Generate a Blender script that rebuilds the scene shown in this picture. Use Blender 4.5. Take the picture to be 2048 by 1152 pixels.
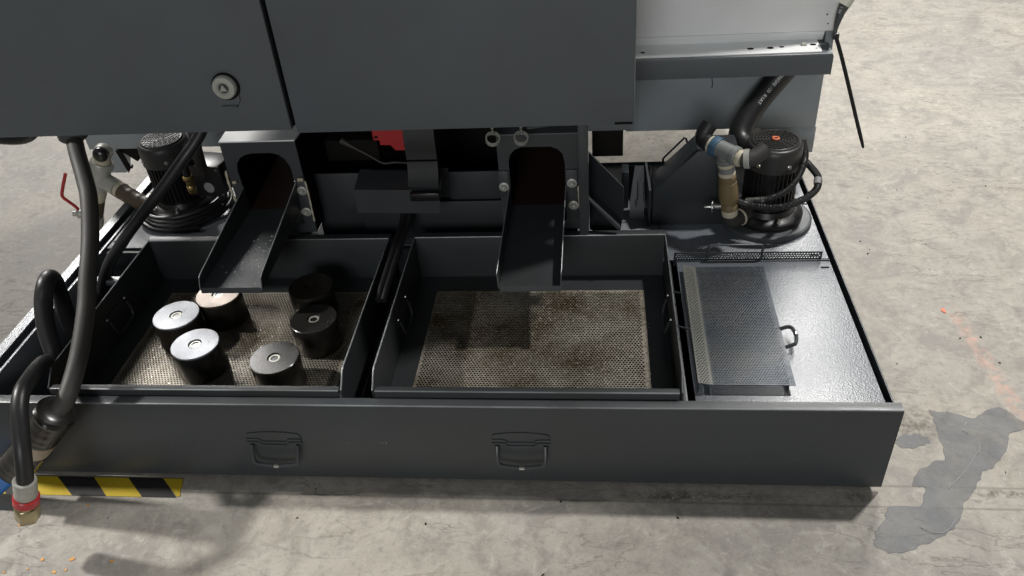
import bpy, bmesh, math, random
from mathutils import Vector, Matrix

random.seed(7)
scene = bpy.context.scene
for o in list(bpy.data.objects):
    bpy.data.objects.remove(o, do_unlink=True)
COL = scene.collection

# ------------------------------------------------------------------ camera
cd = bpy.data.cameras.new('camera')
cam = bpy.data.objects.new('camera', cd)
COL.objects.link(cam)
cd.sensor_width = 36.0
cd.lens = 1636.0 / 2048.0 * 36.0
cd.clip_start, cd.clip_end = 0.02, 200.0
R = Matrix(((0.99442056, -0.00581703, -0.10532763),
            (0.08047424, -0.60372941, 0.79311707),
            (-0.06820297, -0.79716809, -0.59989282)))
cam.matrix_world = Matrix((
    (R[0][0], -R[0][1], -R[0][2], -0.49474),
    (R[1][0], -R[1][1], -R[1][2], -0.98712),
    (R[2][0], -R[2][1], -R[2][2], 1.20450),
    (0, 0, 0, 1)))
scene.camera = cam

# ------------------------------------------------------------------ world, hall lamps, exposure
w = bpy.data.worlds.new('World')
scene.world = w
w.use_nodes = True
bg = w.node_tree.nodes['Background']
bg.inputs['Color'].default_value = (0.93, 0.97, 1.0, 1)
bg.inputs['Strength'].default_value = 0.10

def lamp(name, loc, target, size, power, col=(1, 0.98, 0.95), size_y=None):
    l = bpy.data.lights.new(name, 'AREA')
    l.shape = 'RECTANGLE' if size_y else 'DISK'
    l.size = size
    if size_y:
        l.size_y = size_y
    l.energy = power
    l.color = col
    o = bpy.data.objects.new(name, l)
    COL.objects.link(o)
    o.location = loc
    o.rotation_euler = (Vector(target) - Vector(loc)).to_track_quat('-Z', 'Y').to_euler()
    return o

lamp('hall_lamp', (0.885, 0.97, 3.15), (-0.2, 0.2, 0.1), 0.18, 82)
lamp('hall_lamp.001', (1.32, 3.95, 3.15), (0.2, 1.2, 0.2), 0.7, 130, size_y=3.0)
sl = bpy.data.lights.new('hall_lamp.002', 'SPOT')          # left lamp, its narrow cone added to keep light off the right tray
sl.energy, sl.color = 320, (1, 0.97, 0.93)
sl.shadow_soft_size = 0.09
sl.spot_size, sl.spot_blend = math.radians(21), 0.35
so = bpy.data.objects.new('hall_lamp.002', sl)
COL.objects.link(so)
so.location = (-3.4, 0.33, 2.15)
so.rotation_euler = (Vector((-1.42, 0.12, 0.1)) - Vector(so.location)).to_track_quat('-Z', 'Y').to_euler()
lamp('hall_lamp.003', (-4.1, 4.1, 3.15), (-1.6, 0.8, 0.2), 1.5, 200)
lamp('front_fill', (-1.2, -7.0, 2.6), (-0.9, 0.3, 0.5), 2.6, 140, (0.97, 0.99, 1.0))  # unseen low fill added behind the camera to brighten upright front faces

vs = scene.view_settings
vs.view_transform = 'Standard'
vs.look = 'None'
vs.exposure = 0.0
vs.gamma = 1.0
vs.use_curve_mapping = False

# ------------------------------------------------------------------ material helpers
def new_mat(name):
    m = bpy.data.materials.new(name)
    m.use_nodes = True
    nt = m.node_tree
    return m, nt, nt.nodes['Principled BSDF']

def N(nt, t, **kw):
    n = nt.nodes.new(t)
    for k, v in kw.items():
        setattr(n, k, v)
    return n

def noise(nt, scale, detail=3, rough=0.55, coord=None, dist=0.0):
    n = N(nt, 'ShaderNodeTexNoise')
    n.inputs['Scale'].default_value = scale
    n.inputs['Detail'].default_value = detail
    n.inputs['Roughness'].default_value = rough
    n.inputs['Distortion'].default_value = dist
    if coord is not None:
        nt.links.new(coord, n.inputs['Vector'])
    return n.outputs['Fac']

def pos(nt):
    return N(nt, 'ShaderNodeNewGeometry').outputs['Position']

def ramp(nt, fac, stops):
    r = N(nt, 'ShaderNodeValToRGB')
    nt.links.new(fac, r.inputs['Fac'])
    el = r.color_ramp.elements
    while len(el) < len(stops):
        el.new(0.5)
    for e, (p, c) in zip(el, stops):
        e.position = p
        e.color = (c, c, c, 1) if isinstance(c, (int, float)) else (*c, 1)
    return r.outputs['Color']

def mix(nt, fac, a, b, mode='MIX'):
    m = N(nt, 'ShaderNodeMix', data_type='RGBA', blend_type=mode)
    for s, v in ((m.inputs[0], fac), (m.inputs[6], a), (m.inputs[7], b)):
        if hasattr(v, 'links'):
            nt.links.new(v, s)
        elif isinstance(v, (int, float)):
            s.default_value = v if s == m.inputs[0] else (v, v, v, 1)
        else:
            s.default_value = (*v, 1)
    return m.outputs[2]

def math_(nt, op, a, b=None, clamp=False):
    m = N(nt, 'ShaderNodeMath', operation=op, use_clamp=clamp)
    for i, v in enumerate((a, b)):
        if v is None:
            continue
        if hasattr(v, 'links'):
            nt.links.new(v, m.inputs[i])
        else:
            m.inputs[i].default_value = v
    return m.outputs[0]

def bump(nt, bsdf, height, strength, dist):
    b = N(nt, 'ShaderNodeBump')
    b.inputs['Strength'].default_value = strength
    b.inputs['Distance'].default_value = dist
    nt.links.new(height, b.inputs['Height'])
    nt.links.new(b.outputs['Normal'], bsdf.inputs['Normal'])
    nt.links.new(b.outputs['Normal'], bsdf.inputs['Coat Normal'])

def paint(name, col, rough=0.42, grain=900, gs=0.25, wear=0.12, spec=0.5, metal=0.0, dirt=(0.05, 0.04, 0.03), dirt_amt=0.25, bd=0.0002, rv=0.22):
    """powder coat: fine orange-peel relief, faint blotches and a few scuffs"""
    m, nt, b = new_mat(name)
    p = pos(nt)
    blot = noise(nt, 5, 4, 0.6, p)
    c = mix(nt, math_(nt, 'MULTIPLY', ramp(nt, blot, [(0.35, 0), (0.75, 1)]), dirt_amt), col, dirt)
    sc = ramp(nt, noise(nt, 90, 2, 0.5, p, 1.5), [(0.74, 0), (0.80, 1)])
    c = mix(nt, math_(nt, 'MULTIPLY', sc, wear), c, tuple(min(1, x * 2.2 + 0.06) for x in col))
    nt.links.new(c, b.inputs['Base Color'])
    rr = math_(nt, 'ADD', math_(nt, 'MULTIPLY', noise(nt, 14, 4, 0.6, p), rv), rough - rv / 2)
    nt.links.new(rr, b.inputs['Roughness'])
    b.inputs['Specular IOR Level'].default_value = spec
    b.inputs['Metallic'].default_value = metal
    bump(nt, b, noise(nt, grain, 2, 0.5, p), gs, bd)
    return m

M = {}
M['dark'] = paint('anthracite_powder_coat', (0.046, 0.052, 0.057), 0.38, rv=0.35, wear=0.2)
M['panel'] = paint('anthracite_door_paint', (0.108, 0.122, 0.134), 0.46, wear=0.04, dirt=(0.085, 0.09, 0.092), dirt_amt=0.6, rv=0.45)
M['tray'] = paint('anthracite_tray_paint', (0.028, 0.033, 0.037), 0.42, spec=0.45, dirt=(0.022, 0.017, 0.011), dirt_amt=0.5)
M['base'] = paint('blackish_base_paint', (0.024, 0.029, 0.034), 0.46, spec=0.4)
M['grey'] = paint('mid_grey_machine_paint', (0.29, 0.32, 0.335), 0.45, wear=0.05, dirt=(0.1, 0.1, 0.1))
M['white'] = paint('light_grey_machine_paint', (0.88, 0.89, 0.89), 0.4, wear=0.02, dirt=(0.6, 0.6, 0.58))
M['plate'] = paint('textured_cover_coat', (0.115, 0.130, 0.150), 0.42, grain=360, gs=1.0, bd=0.00075, wear=0.25, spec=0.75, dirt_amt=0.05)
for k_ in ('plate',):
    b_ = M[k_].node_tree.nodes['Principled BSDF']
    b_.inputs['Coat Weight'].default_value = 0.75
    b_.inputs['Coat Roughness'].default_value = 0.33
    b_.inputs['Coat IOR'].default_value = 1.7
    b_.inputs['Specular IOR Level'].default_value = 0.9
M['black'] = paint('black_motor_enamel', (0.010, 0.010, 0.011), 0.32, wear=0.02)
M['black_cover'] = paint('black_fan_cover_enamel', (0.028, 0.028, 0.029), 0.40, wear=0.05, grain=400)
M['rubber'] = paint('black_rubber_hose', (0.013, 0.013, 0.0135), 0.40, grain=300, wear=0.05, dirt=(0.05, 0.048, 0.045), dirt_amt=0.15)
M['rubber_matt'] = paint('matt_dark_hose', (0.030, 0.029, 0.027), 0.6, wear=0.06, dirt=(0.08, 0.07, 0.06), dirt_amt=0.4)
M['mount'] = paint('oily_black_rubber', (0.012, 0.011, 0.010), 0.3, wear=0.05, dirt=(0.03, 0.02, 0.01), dirt_amt=0.5)
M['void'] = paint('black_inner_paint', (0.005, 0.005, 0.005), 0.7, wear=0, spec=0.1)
M['tape'] = paint('glossy_black_wrapping_tape', (0.014, 0.014, 0.014), 0.22, grain=120, gs=0.3, wear=0.05)
M['red'] = paint('red_plastic', (0.45, 0.02, 0.025), 0.4, wear=0.04)
M['red_lever'] = paint('red_vinyl', (0.5, 0.03, 0.035), 0.35, wear=0.02)
M['blue'] = paint('blue_plastic_pipe', (0.02, 0.16, 0.50), 0.35, wear=0.02)
M['blue_dirty'] = paint('dull_blue_sleeve', (0.05, 0.12, 0.20), 0.5, wear=0.05)
M['cream'] = paint('cream_thread_seal', (0.55, 0.50, 0.38), 0.6, wear=0.1, dirt=(0.3, 0.26, 0.18))
M['tan'] = paint('tan_valve_body', (0.20, 0.145, 0.07), 0.5, wear=0.1, dirt=(0.10, 0.07, 0.03), dirt_amt=0.6)
M['galv'] = paint('dull_galvanised_fitting', (0.50, 0.50, 0.45), 0.42, metal=0.25, wear=0.1, dirt=(0.2, 0.19, 0.16), dirt_amt=0.4)
M['cast'] = paint('grey_cast_tee', (0.26, 0.27, 0.26), 0.45, metal=0.3, wear=0.1, dirt=(0.10, 0.10, 0.10))
M['brown'] = paint('brown_stained_pipe', (0.10, 0.075, 0.045), 0.4, wear=0.1, dirt=(0.03, 0.02, 0.01), dirt_amt=0.6)
M['rust'] = paint('dark_rust_film', (0.022, 0.011, 0.008), 0.35, wear=0.03)
M['ring'] = paint('grey_pump_ring', (0.07, 0.077, 0.083), 0.5, wear=0.1)
M['guard'] = paint('matt_black_guard', (0.016, 0.017, 0.017), 0.6, wear=0.04)
M['edge'] = paint('pale_highlight_and_wear', (0.26, 0.275, 0.28), 0.35, metal=0.3, wear=0.3, dirt=(0.05, 0.055, 0.06), dirt_amt=0.9)  # edge highlights put into the colour with bare wear; also paint chips
M['steel'] = paint('bright_steel', (0.62, 0.61, 0.58), 0.3, metal=1.0, wear=0.0, grain=300)
M['zinc'] = paint('zinc_end_plate', (0.25, 0.26, 0.28), 0.44, metal=0.45, wear=0.6, grain=260, gs=1.0, bd=0.0006, dirt=(0.25, 0.25, 0.26), dirt_amt=0.5)
M['zinc_brown'] = paint('oil_stained_end_plate', (0.10, 0.072, 0.05), 0.36, metal=0.3, wear=0.2, dirt=(0.10, 0.06, 0.03), dirt_amt=0.8)
M['oily'] = paint('oil_black_end_plate', (0.020, 0.019, 0.018), 0.24, metal=0.1, wear=0.04, gs=0.08)
M['brass'] = paint('brass', (0.55, 0.40, 0.16), 0.3, metal=0.9, wear=0.1, dirt=(0.25, 0.16, 0.06), dirt_amt=0.5)
M['hexbrass'] = paint('yellow_zinc_nut', (0.50, 0.43, 0.26), 0.32, metal=0.85, wear=0.1, dirt=(0.2, 0.15, 0.08), dirt_amt=0.5)
M['white_print'] = paint('white_hose_print', (0.7, 0.7, 0.7), 0.6, wear=0)
M['sticker'] = paint('grey_round_sticker', (0.30, 0.29, 0.29), 0.6, wear=0)
M['white_tube'] = paint('off_white_tube', (0.62, 0.62, 0.52), 0.4, wear=0.03)
M['sleeve'] = paint('dark_grey_sleeve', (0.07, 0.075, 0.08), 0.4, wear=0.05)
M['hz_yellow'] = paint('hazard_yellow', (0.62, 0.45, 0.02), 0.42, grain=150, wear=0.25, dirt=(0.20, 0.14, 0.02), dirt_amt=0.5)
M['hz_black'] = paint('hazard_black', (0.020, 0.020, 0.021), 0.42, grain=150, wear=0.35)
M['orange'] = paint('orange_paint_drop', (0.70, 0.33, 0.06), 0.5, wear=0)
M['coral'] = paint('coral_paint_drop', (0.85, 0.22, 0.10), 0.5, wear=0)
M['cloth'] = paint('tan_rag', (0.42, 0.36, 0.27), 0.8, wear=0.05)

def mesh_metal():
    m, nt, b = new_mat('stained_perforated_zinc')
    p = pos(nt)
    a = noise(nt, 9, 5, 0.65, p)
    f = noise(nt, 160, 3, 0.6, p)
    c = mix(nt, ramp(nt, a, [(0.36, 0), (0.66, 1)]), (0.36, 0.33, 0.275), (0.095, 0.070, 0.038))
    c = mix(nt, ramp(nt, f, [(0.54, 0), (0.72, 0.6)]), c, (0.52, 0.48, 0.40))
    nt.links.new(c, b.inputs['Base Color'])
    b.inputs['Metallic'].default_value = 0.4
    nt.links.new(ramp(nt, f, [(0.3, 0.28), (0.7, 0.6)]), b.inputs['Roughness'])
    bump(nt, b, f, 0.5, 0.0008)
    return m
M['mesh'] = mesh_metal()

def screen_metal():
    m, nt, b = new_mat('blue_grey_screen_steel')
    p = pos(nt)
    f = noise(nt, 120, 3, 0.6, p)
    a = noise(nt, 7, 4, 0.6, p)
    c = mix(nt, ramp(nt, a, [(0.4, 0), (0.75, 0.7)]), (0.060, 0.069, 0.081), (0.12, 0.12, 0.11))
    nt.links.new(c, b.inputs['Base Color'])
    b.inputs['Metallic'].default_value = 0.55
    nt.links.new(ramp(nt, f, [(0.3, 0.34), (0.7, 0.55)]), b.inputs['Roughness'])
    return m
M['screen'] = screen_metal()
M['fold'] = paint('pale_folded_edge', (0.14, 0.134, 0.118), 0.5, metal=0.3, dirt=(0.07, 0.095, 0.085), dirt_amt=0.6)  # paler beige than the screen sheet

def concrete():
    m, nt, b = new_mat('worn_concrete')
    p = pos(nt)
    sep = N(nt, 'ShaderNodeSeparateXYZ')
    nt.links.new(p, sep.inputs[0])
    X, Y = sep.outputs[0], sep.outputs[1]
    big = noise(nt, 1.7, 5, 0.6, p, 0.6)
    mid = noise(nt, 9, 6, 0.68, p, 0.8)
    fine = noise(nt, 70, 5, 0.7, p)
    grit = noise(nt, 420, 3, 0.7, p)
    c = mix(nt, ramp(nt, big, [(0.32, 0), (0.70, 1)]), (0.405, 0.365, 0.305), (0.285, 0.268, 0.245))
    c = mix(nt, ramp(nt, mid, [(0.40, 0), (0.66, 1)]), c, mix(nt, 0.5, c, (0.58, 0.55, 0.49)))
    c = mix(nt, math_(nt, 'MULTIPLY', ramp(nt, mid, [(0.34, 1), (0.48, 0)]), 0.65), c, (0.27, 0.255, 0.235))
    c = mix(nt, math_(nt, 'MULTIPLY', ramp(nt, fine, [(0.32, 1), (0.46, 0)]), 0.52), c, (0.22, 0.205, 0.18))
    c = mix(nt, math_(nt, 'MULTIPLY', ramp(nt, fine, [(0.56, 0), (0.70, 1)]), 0.4), c, (0.60, 0.56, 0.48))
    c = mix(nt, math_(nt, 'MULTIPLY', ramp(nt, grit, [(0.32, 1), (0.43, 0)]), 0.5), c, (0.15, 0.14, 0.12))
    sm = noise(nt, 26, 5, 0.65, p, 1.4)
    c = mix(nt, math_(nt, 'MULTIPLY', ramp(nt, sm, [(0.36, 1), (0.47, 0)]), 0.4), c, (0.26, 0.25, 0.235))
    c = mix(nt, math_(nt, 'MULTIPLY', ramp(nt, sm, [(0.58, 0), (0.68, 1)]), 0.35), c, (0.62, 0.59, 0.53))
    # hairline cracks and trowel scratches
    mp = N(nt, 'ShaderNodeMapping')
    nt.links.new(p, mp.inputs['Vector'])
    mp.inputs['Rotation'].default_value = (0, 0, 0.35)
    mp.inputs['Scale'].default_value = (3.0, 11.0, 1)
    dn = N(nt, 'ShaderNodeTexNoise')
    dn.inputs['Scale'].default_value = 2.2
    dn.inputs['Detail'].default_value = 5
    nt.links.new(mp.outputs[0], dn.inputs['Vector'])
    wv = math_(nt, 'ABSOLUTE', math_(nt, 'SUBTRACT', dn.outputs['Fac'], 0.5))
    gate = ramp(nt, noise(nt, 4.5, 3, 0.5, p), [(0.44, 0), (0.58, 1)])
    crack = math_(nt, 'MULTIPLY', ramp(nt, wv, [(0.0, 1), (0.012, 0)]), gate)
    c = mix(nt, math_(nt, 'MULTIPLY', crack, 0.5), c, (0.13, 0.12, 0.105))
    mp2 = N(nt, 'ShaderNodeMapping')
    nt.links.new(p, mp2.inputs['Vector'])
    mp2.inputs['Rotation'].default_value = (0, 0, -0.5)
    mp2.inputs['Scale'].default_value = (8.0, 15.0, 1)
    s2 = math_(nt, 'ABSOLUTE', math_(nt, 'SUBTRACT', noise(nt, 1.6, 4, 0.6, mp2.outputs[0]), 0.5))
    g2 = ramp(nt, noise(nt, 11, 3, 0.5, p), [(0.57, 0), (0.66, 1)])
    c = mix(nt, math_(nt, 'MULTIPLY', math_(nt, 'MULTIPLY', ramp(nt, s2, [(0.0, 1), (0.012, 0)]), g2), 0.18), c, (0.17, 0.16, 0.14))
    # small dark pits / droppings
    vo = N(nt, 'ShaderNodeTexVoronoi')
    vo.inputs['Scale'].default_value = 9.0
    nt.links.new(mix(nt, 0.06, p, dn.outputs['Color']), vo.inputs['Vector'])
    pit = math_(nt, 'MULTIPLY', ramp(nt, vo.outputs['Distance'], [(0.08, 1), (0.15, 0)]),
                ramp(nt, N_color_sep(nt, vo.outputs['Color']), [(0.62, 0), (0.64, 1)]))
    c = mix(nt, math_(nt, 'MULTIPLY', pit, 0.45), c, (0.17, 0.16, 0.15))
    # two saw-cut lines running along the tank front
    for yj in (0.012, -0.034):
        d = math_(nt, 'ABSOLUTE', math_(nt, 'SUBTRACT', Y, yj))
        jm = ramp(nt, d, [(0.0008, 1), (0.0018, 0)])
        c = mix(nt, math_(nt, 'MULTIPLY', jm, 0.55), c, (0.14, 0.125, 0.10))
    # oily spill marks under the front edge of the tank
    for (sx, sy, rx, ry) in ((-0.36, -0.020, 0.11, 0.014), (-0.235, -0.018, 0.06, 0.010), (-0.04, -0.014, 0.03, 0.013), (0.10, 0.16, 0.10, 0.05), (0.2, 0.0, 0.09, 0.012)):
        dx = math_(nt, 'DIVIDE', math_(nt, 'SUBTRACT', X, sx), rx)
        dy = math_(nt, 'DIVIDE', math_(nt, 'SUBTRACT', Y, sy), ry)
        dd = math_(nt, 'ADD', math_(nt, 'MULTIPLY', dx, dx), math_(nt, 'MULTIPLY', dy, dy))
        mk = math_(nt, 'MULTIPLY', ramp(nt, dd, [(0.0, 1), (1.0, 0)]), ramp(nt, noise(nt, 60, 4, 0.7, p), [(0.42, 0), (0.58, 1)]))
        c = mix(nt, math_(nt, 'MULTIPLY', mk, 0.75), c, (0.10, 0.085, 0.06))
    # rubbed-out pink line
    line = math_(nt, 'ADD', 0.300, math_(nt, 'MULTIPLY', math_(nt, 'SUBTRACT', Y, 0.4), -0.06))
    d = math_(nt, 'ABSOLUTE', math_(nt, 'SUBTRACT', X, line))
    pk = math_(nt, 'MULTIPLY', ramp(nt, d, [(0.004, 1), (0.022, 0)]), ramp(nt, Y, [(0.10, 0), (0.2, 1), (0.47, 0.8), (0.56, 0)]))
    pk = math_(nt, 'MULTIPLY', pk, ramp(nt, noise(nt, 40, 4, 0.7, p), [(0.42, 0), (0.66, 1)]))
    c = mix(nt, math_(nt, 'MULTIPLY', pk, 0.75), c, (0.72, 0.38, 0.28))
    nt.links.new(c, b.inputs['Base Color'])
    nt.links.new(ramp(nt, mid, [(0.3, 0.50), (0.7, 0.72)]), b.inputs['Roughness'])
    b.inputs['Specular IOR Level'].default_value = 0.35
    h = math_(nt, 'ADD', math_(nt, 'MULTIPLY', fine, 0.6), math_(nt, 'MULTIPLY', grit, 0.35))
    h = math_(nt, 'SUBTRACT', h, math_(nt, 'MULTIPLY', crack, 0.3))
    bump(nt, b, h, 0.55, 0.003)
    return m

def N_color_sep(nt, col):
    s = N(nt, 'ShaderNodeSeparateColor')
    nt.links.new(col, s.inputs[0])
    return s.outputs[0]

M['concrete'] = concrete()

def puddle_mat():
    m, nt, b = new_mat('grey_spilled_liquid')
    p = pos(nt)
    a = noise(nt, 14, 4, 0.6, p, 1.0)
    c = mix(nt, ramp(nt, a, [(0.35, 0), (0.65, 1)]), (0.25, 0.26, 0.275), (0.34, 0.345, 0.345))
    c = mix(nt, ramp(nt, noise(nt, 130, 3, 0.6, p), [(0.68, 0), (0.74, 0.8)]), c, (0.4, 0.4, 0.39))
    nt.links.new(c, b.inputs['Base Color'])
    b.inputs['Roughness'].default_value = 0.12
    nt.links.new(ramp(nt, noise(nt, 18, 4, 0.6, p), [(0.3, 0.35), (0.65, 0.75)]), b.inputs['Alpha'])
    bump(nt, b, noise(nt, 14, 3, 0.5, p, 0.8), 0.12, 0.003)
    return m
M['puddle'] = puddle_mat()

def water_mat():
    m, nt, b = new_mat('coolant_drops')
    b.inputs['Base Color'].default_value = (0.5, 0.5, 0.5, 1)
    b.inputs['Roughness'].default_value = 0.05
    b.inputs['Metallic'].default_value = 0.3
    return m
M['water'] = water_mat()

# ------------------------------------------------------------------ object helpers
WL = {}   # world location of every object used as a parent

def empty(name, loc, label=None, cat=None, group=None, kind=None):
    o = bpy.data.objects.new(name, None)
    o.empty_display_size = 0.05
    COL.objects.link(o)
    o.location = loc
    WL[o] = Vector(loc)
    tag(o, label, cat, group, kind)
    return o

def tag(o, label=None, cat=None, group=None, kind=None):
    for k, v in (('label', label), ('category', cat), ('group', group), ('kind', kind)):
        if v:
            o[k] = v

def obj(name, bm, mat, parent=None, smooth=True, angle=35, label=None):
    """bmesh in world coordinates -> one mesh object with its origin at its centre"""
    bmesh.ops.recalc_face_normals(bm, faces=bm.faces)
    lo = Vector((min(v.co[i] for v in bm.verts) for i in range(3)))
    hi = Vector((max(v.co[i] for v in bm.verts) for i in range(3)))
    c = (lo + hi) / 2
    if smooth:
        for f in bm.faces:
            f.smooth = True
        lim = math.radians(angle)
        for e in bm.edges:
            if len(e.link_faces) == 2 and e.calc_face_angle(0) > lim:
                e.smooth = False
    for v in bm.verts:
        v.co -= c
    me = bpy.data.meshes.new(name)
    bm.to_mesh(me)
    bm.free()
    me.materials.append(M[mat] if isinstance(mat, str) else mat)
    o = bpy.data.objects.new(name, me)
    COL.objects.link(o)
    if parent is not None:
        o.parent = parent
        o.location = c - WL[parent]
    else:
        o.location = c
    WL[o] = c
    if label:
        o['label'] = label
    return o

def box(bm, x0, x1, y0, y1, z0, z1, bev=0.0, seg=2):
    r = bmesh.ops.create_cube(bm, size=1.0)
    vs_ = r['verts']
    for v in vs_:
        v.co = Vector(((x0 + x1) / 2 + v.co.x * (x1 - x0), (y0 + y1) / 2 + v.co.y * (y1 - y0), (z0 + z1) / 2 + v.co.z * (z1 - z0)))
    if bev > 0:
        es = list({e for v in vs_ for e in v.link_edges})
        bmesh.ops.bevel(bm, geom=es, offset=bev, segments=seg, affect='EDGES', profile=0.5)
    return bm

def nb():
    return bmesh.new()

def bx(name, x0, x1, y0, y1, z0, z1, mat, parent, bev=0.001, label=None):
    return obj(name, box(nb(), x0, x1, y0, y1, z0, z1, bev), mat, parent, label=label)

def prism(bm, poly, off):
    """extrude a flat polygon (list of 3D points) by the offset vector"""
    off = Vector(off)
    a = [bm.verts.new(p) for p in poly]
    b = [bm.verts.new(Vector(p) + off) for p in poly]
    bm.faces.new(a)
    bm.faces.new(list(reversed(b)))
    n = len(poly)
    for i in range(n):
        bm.faces.new((a[i], a[(i + 1) % n], b[(i + 1) % n], b[i]))
    return bm

def bevel_all(bm, off, seg=2):
    bmesh.ops.recalc_face_normals(bm, faces=bm.faces)
    bmesh.ops.bevel(bm, geom=[e for e in bm.edges if len(e.link_faces) == 2 and e.calc_face_angle(0) > 0.5], offset=off, segments=seg, affect='EDGES', profile=0.5)
    return bm

def frame_for(d):
    d = Vector(d).normalized()
    up = Vector((0, 0, 1)) if abs(d.z) < 0.9 else Vector((1, 0, 0))
    u = d.cross(up).normalized()
    return d, u, u.cross(d).normalized()

def lathe(bm, base, axis, prof, seg=32, cap=True):
    """profile list of (distance along axis, radius)"""
    d, u, v = frame_for(axis)
    base = Vector(base)
    rings = []
    for (t, r) in prof:
        rings.append([bm.verts.new(base + d * t + (u * math.cos(2 * math.pi * k / seg) + v * math.sin(2 * math.pi * k / seg)) * max(r, 1e-5)) for k in range(seg)])
    for a, b in zip(rings, rings[1:]):
        for k in range(seg):
            bm.faces.new((a[k], a[(k + 1) % seg], b[(k + 1) % seg], b[k]))
    if cap:
        bm.faces.new(rings[0])
        bm.faces.new(list(reversed(rings[-1])))
    return bm

def catmull(pts, n):
    P = [Vector(p) for p in pts]
    P = [P[0] * 2 - P[1]] + P + [P[-1] * 2 - P[-2]]
    out = []
    for i in range(1, len(P) - 2):
        for k in range(n):
            t = k / n
            p0, p1, p2, p3 = P[i - 1], P[i], P[i + 1], P[i + 2]
            out.append(0.5 * ((2 * p1) + (p2 - p0) * t + (2 * p0 - 5 * p1 + 4 * p2 - p3) * t * t + (3 * p1 - p0 - 3 * p2 + p3) * t ** 3))
    out.append(P[-2])
    return out

def tube(bm, pts, r, seg=14, n=8, rfun=None, smooth=True, cap=True):
    path = catmull(pts, n) if smooth else [Vector(p) for p in pts]
    tang = [(path[min(i + 1, len(path) - 1)] - path[max(i - 1, 0)]).normalized() for i in range(len(path))]
    _, u, _ = frame_for(tang[0])
    rings = []
    L = 0.0
    for i, p in enumerate(path):
        if i:
            L += (p - path[i - 1]).length
        u = (u - tang[i] * u.dot(tang[i])).normalized()
        v = tang[i].cross(u)
        rr = rfun(i, L) if rfun else r
        rings.append([bm.verts.new(p + (u * math.cos(2 * math.pi * k / seg) + v * math.sin(2 * math.pi * k / seg)) * rr) for k in range(seg)])
    for a, b in zip(rings, rings[1:]):
        for k in range(seg):
            bm.faces.new((a[k], a[(k + 1) % seg], b[(k + 1) % seg], b[k]))
    if cap:
        bm.faces.new(rings[0])
        bm.faces.new(list(reversed(rings[-1])))
    return bm

def hexnut(bm, base, axis, r, h, hole=0):
    return bevel_all(lathe(bm, base, axis, [(0, r), (h, r)], seg=6), r * 0.08, 1)

def bolt(parent, p, axis, r=0.006, mat='steel', name='bolt'):
    d = Vector(axis).normalized()
    p = Vector(p)
    bm = nb()
    lathe(bm, p, d, [(0, r * 1.7), (0.0012, r * 1.7), (0.0016, r * 1.6)], 20)
    lathe(bm, p + d * 0.0012, d, [(0, r), (0.005, r), (0.006, r * 0.85)], 6)
    lathe(bm, p + d * 0.006, d, [(0, r * 0.5), (0.004, r * 0.5), (0.0045, r * 0.35)], 12)
    return obj(name, bm, mat, parent)

def perforated(name, o, u, v, W, H, pitch, rad, mat, parent, thick=0.0012, margin=0.0, fn=None):
    """sheet with real staggered round holes"""
    o, u, v = Vector(o), Vector(u).normalized(), Vector(v).normalized()
    nrm = u.cross(v).normalized()
    bm = nb()
    cache = {}
    def vt(a, b):
        k = (round(a, 5), round(b, 5))
        if k not in cache:
            d = fn(a, b) if fn else 0.0
            cache[k] = bm.verts.new(o + u * a + v * b + nrm * d)
        return cache[k]
    nx = int((W - 2 * margin) / pitch)
    ph = pitch * 0.88
    ny = int((H - 2 * margin) / ph)
    for j in range(ny):
        y0, y1 = margin + j * ph, margin + (j + 1) * ph
        ym = (y0 + y1) / 2
        off = 0.5 * pitch if j % 2 else 0.0
        for i in range(nx - 1 if j % 2 else nx):
            x0 = margin + off + i * pitch
            x1 = x0 + pitch
            xm = (x0 + x1) / 2
            outer = [(x1, ym), (x1, y1), (xm, y1), (x0, y1), (x0, ym), (x0, y0), (xm, y0), (x1, y0)]
            inner = [(xm + rad * math.cos(k * math.pi / 4), ym + rad * math.sin(k * math.pi / 4)) for k in range(8)]
            ov = [vt(*q) for q in outer]
            iv = [vt(*q) for q in inner]
            for k in range(8):
                try:
                    bm.faces.new((ov[k], ov[(k + 1) % 8], iv[(k + 1) % 8], iv[k]))
                except ValueError:
                    pass
        if j % 2:     # half-width solid ends of the staggered rows
            for (xa, xb) in ((margin, margin + off), (margin + off + (nx - 1) * pitch, margin + nx * pitch)):
                bm.faces.new((vt(xa, y0), vt(xb, y0), vt(xb, ym), vt(xb, y1), vt(xa, y1)))
    xe, ye = margin + nx * pitch, margin + ny * ph
    if margin > 0:
        for (a0, a1, b0, b1) in ((0, margin, 0, H), (xe, W, 0, H), (margin, xe, 0, margin), (margin, xe, ye, H)):
            n_ = 12
            for s in range(n_):
                q0, q1 = b0 + (b1 - b0) * s / n_, b0 + (b1 - b0) * (s + 1) / n_
                bm.faces.new((vt(a0, q0), vt(a1, q0), vt(a1, q1), vt(a0, q1)))
    ob = obj(name, bm, mat, parent, smooth=False)
    md = ob.modifiers.new('thickness', 'SOLIDIFY')
    md.thickness = thick
    md.offset = 0
    return ob

# ================================================================== SETTING: floor
bm = nb()
box(bm, -16, 16, -14, 18, -0.05, 0.0)
o = obj('floor', bm, 'concrete', smooth=False)
o['kind'] = 'structure'
o['label'] = 'worn beige grey concrete workshop floor'

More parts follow.
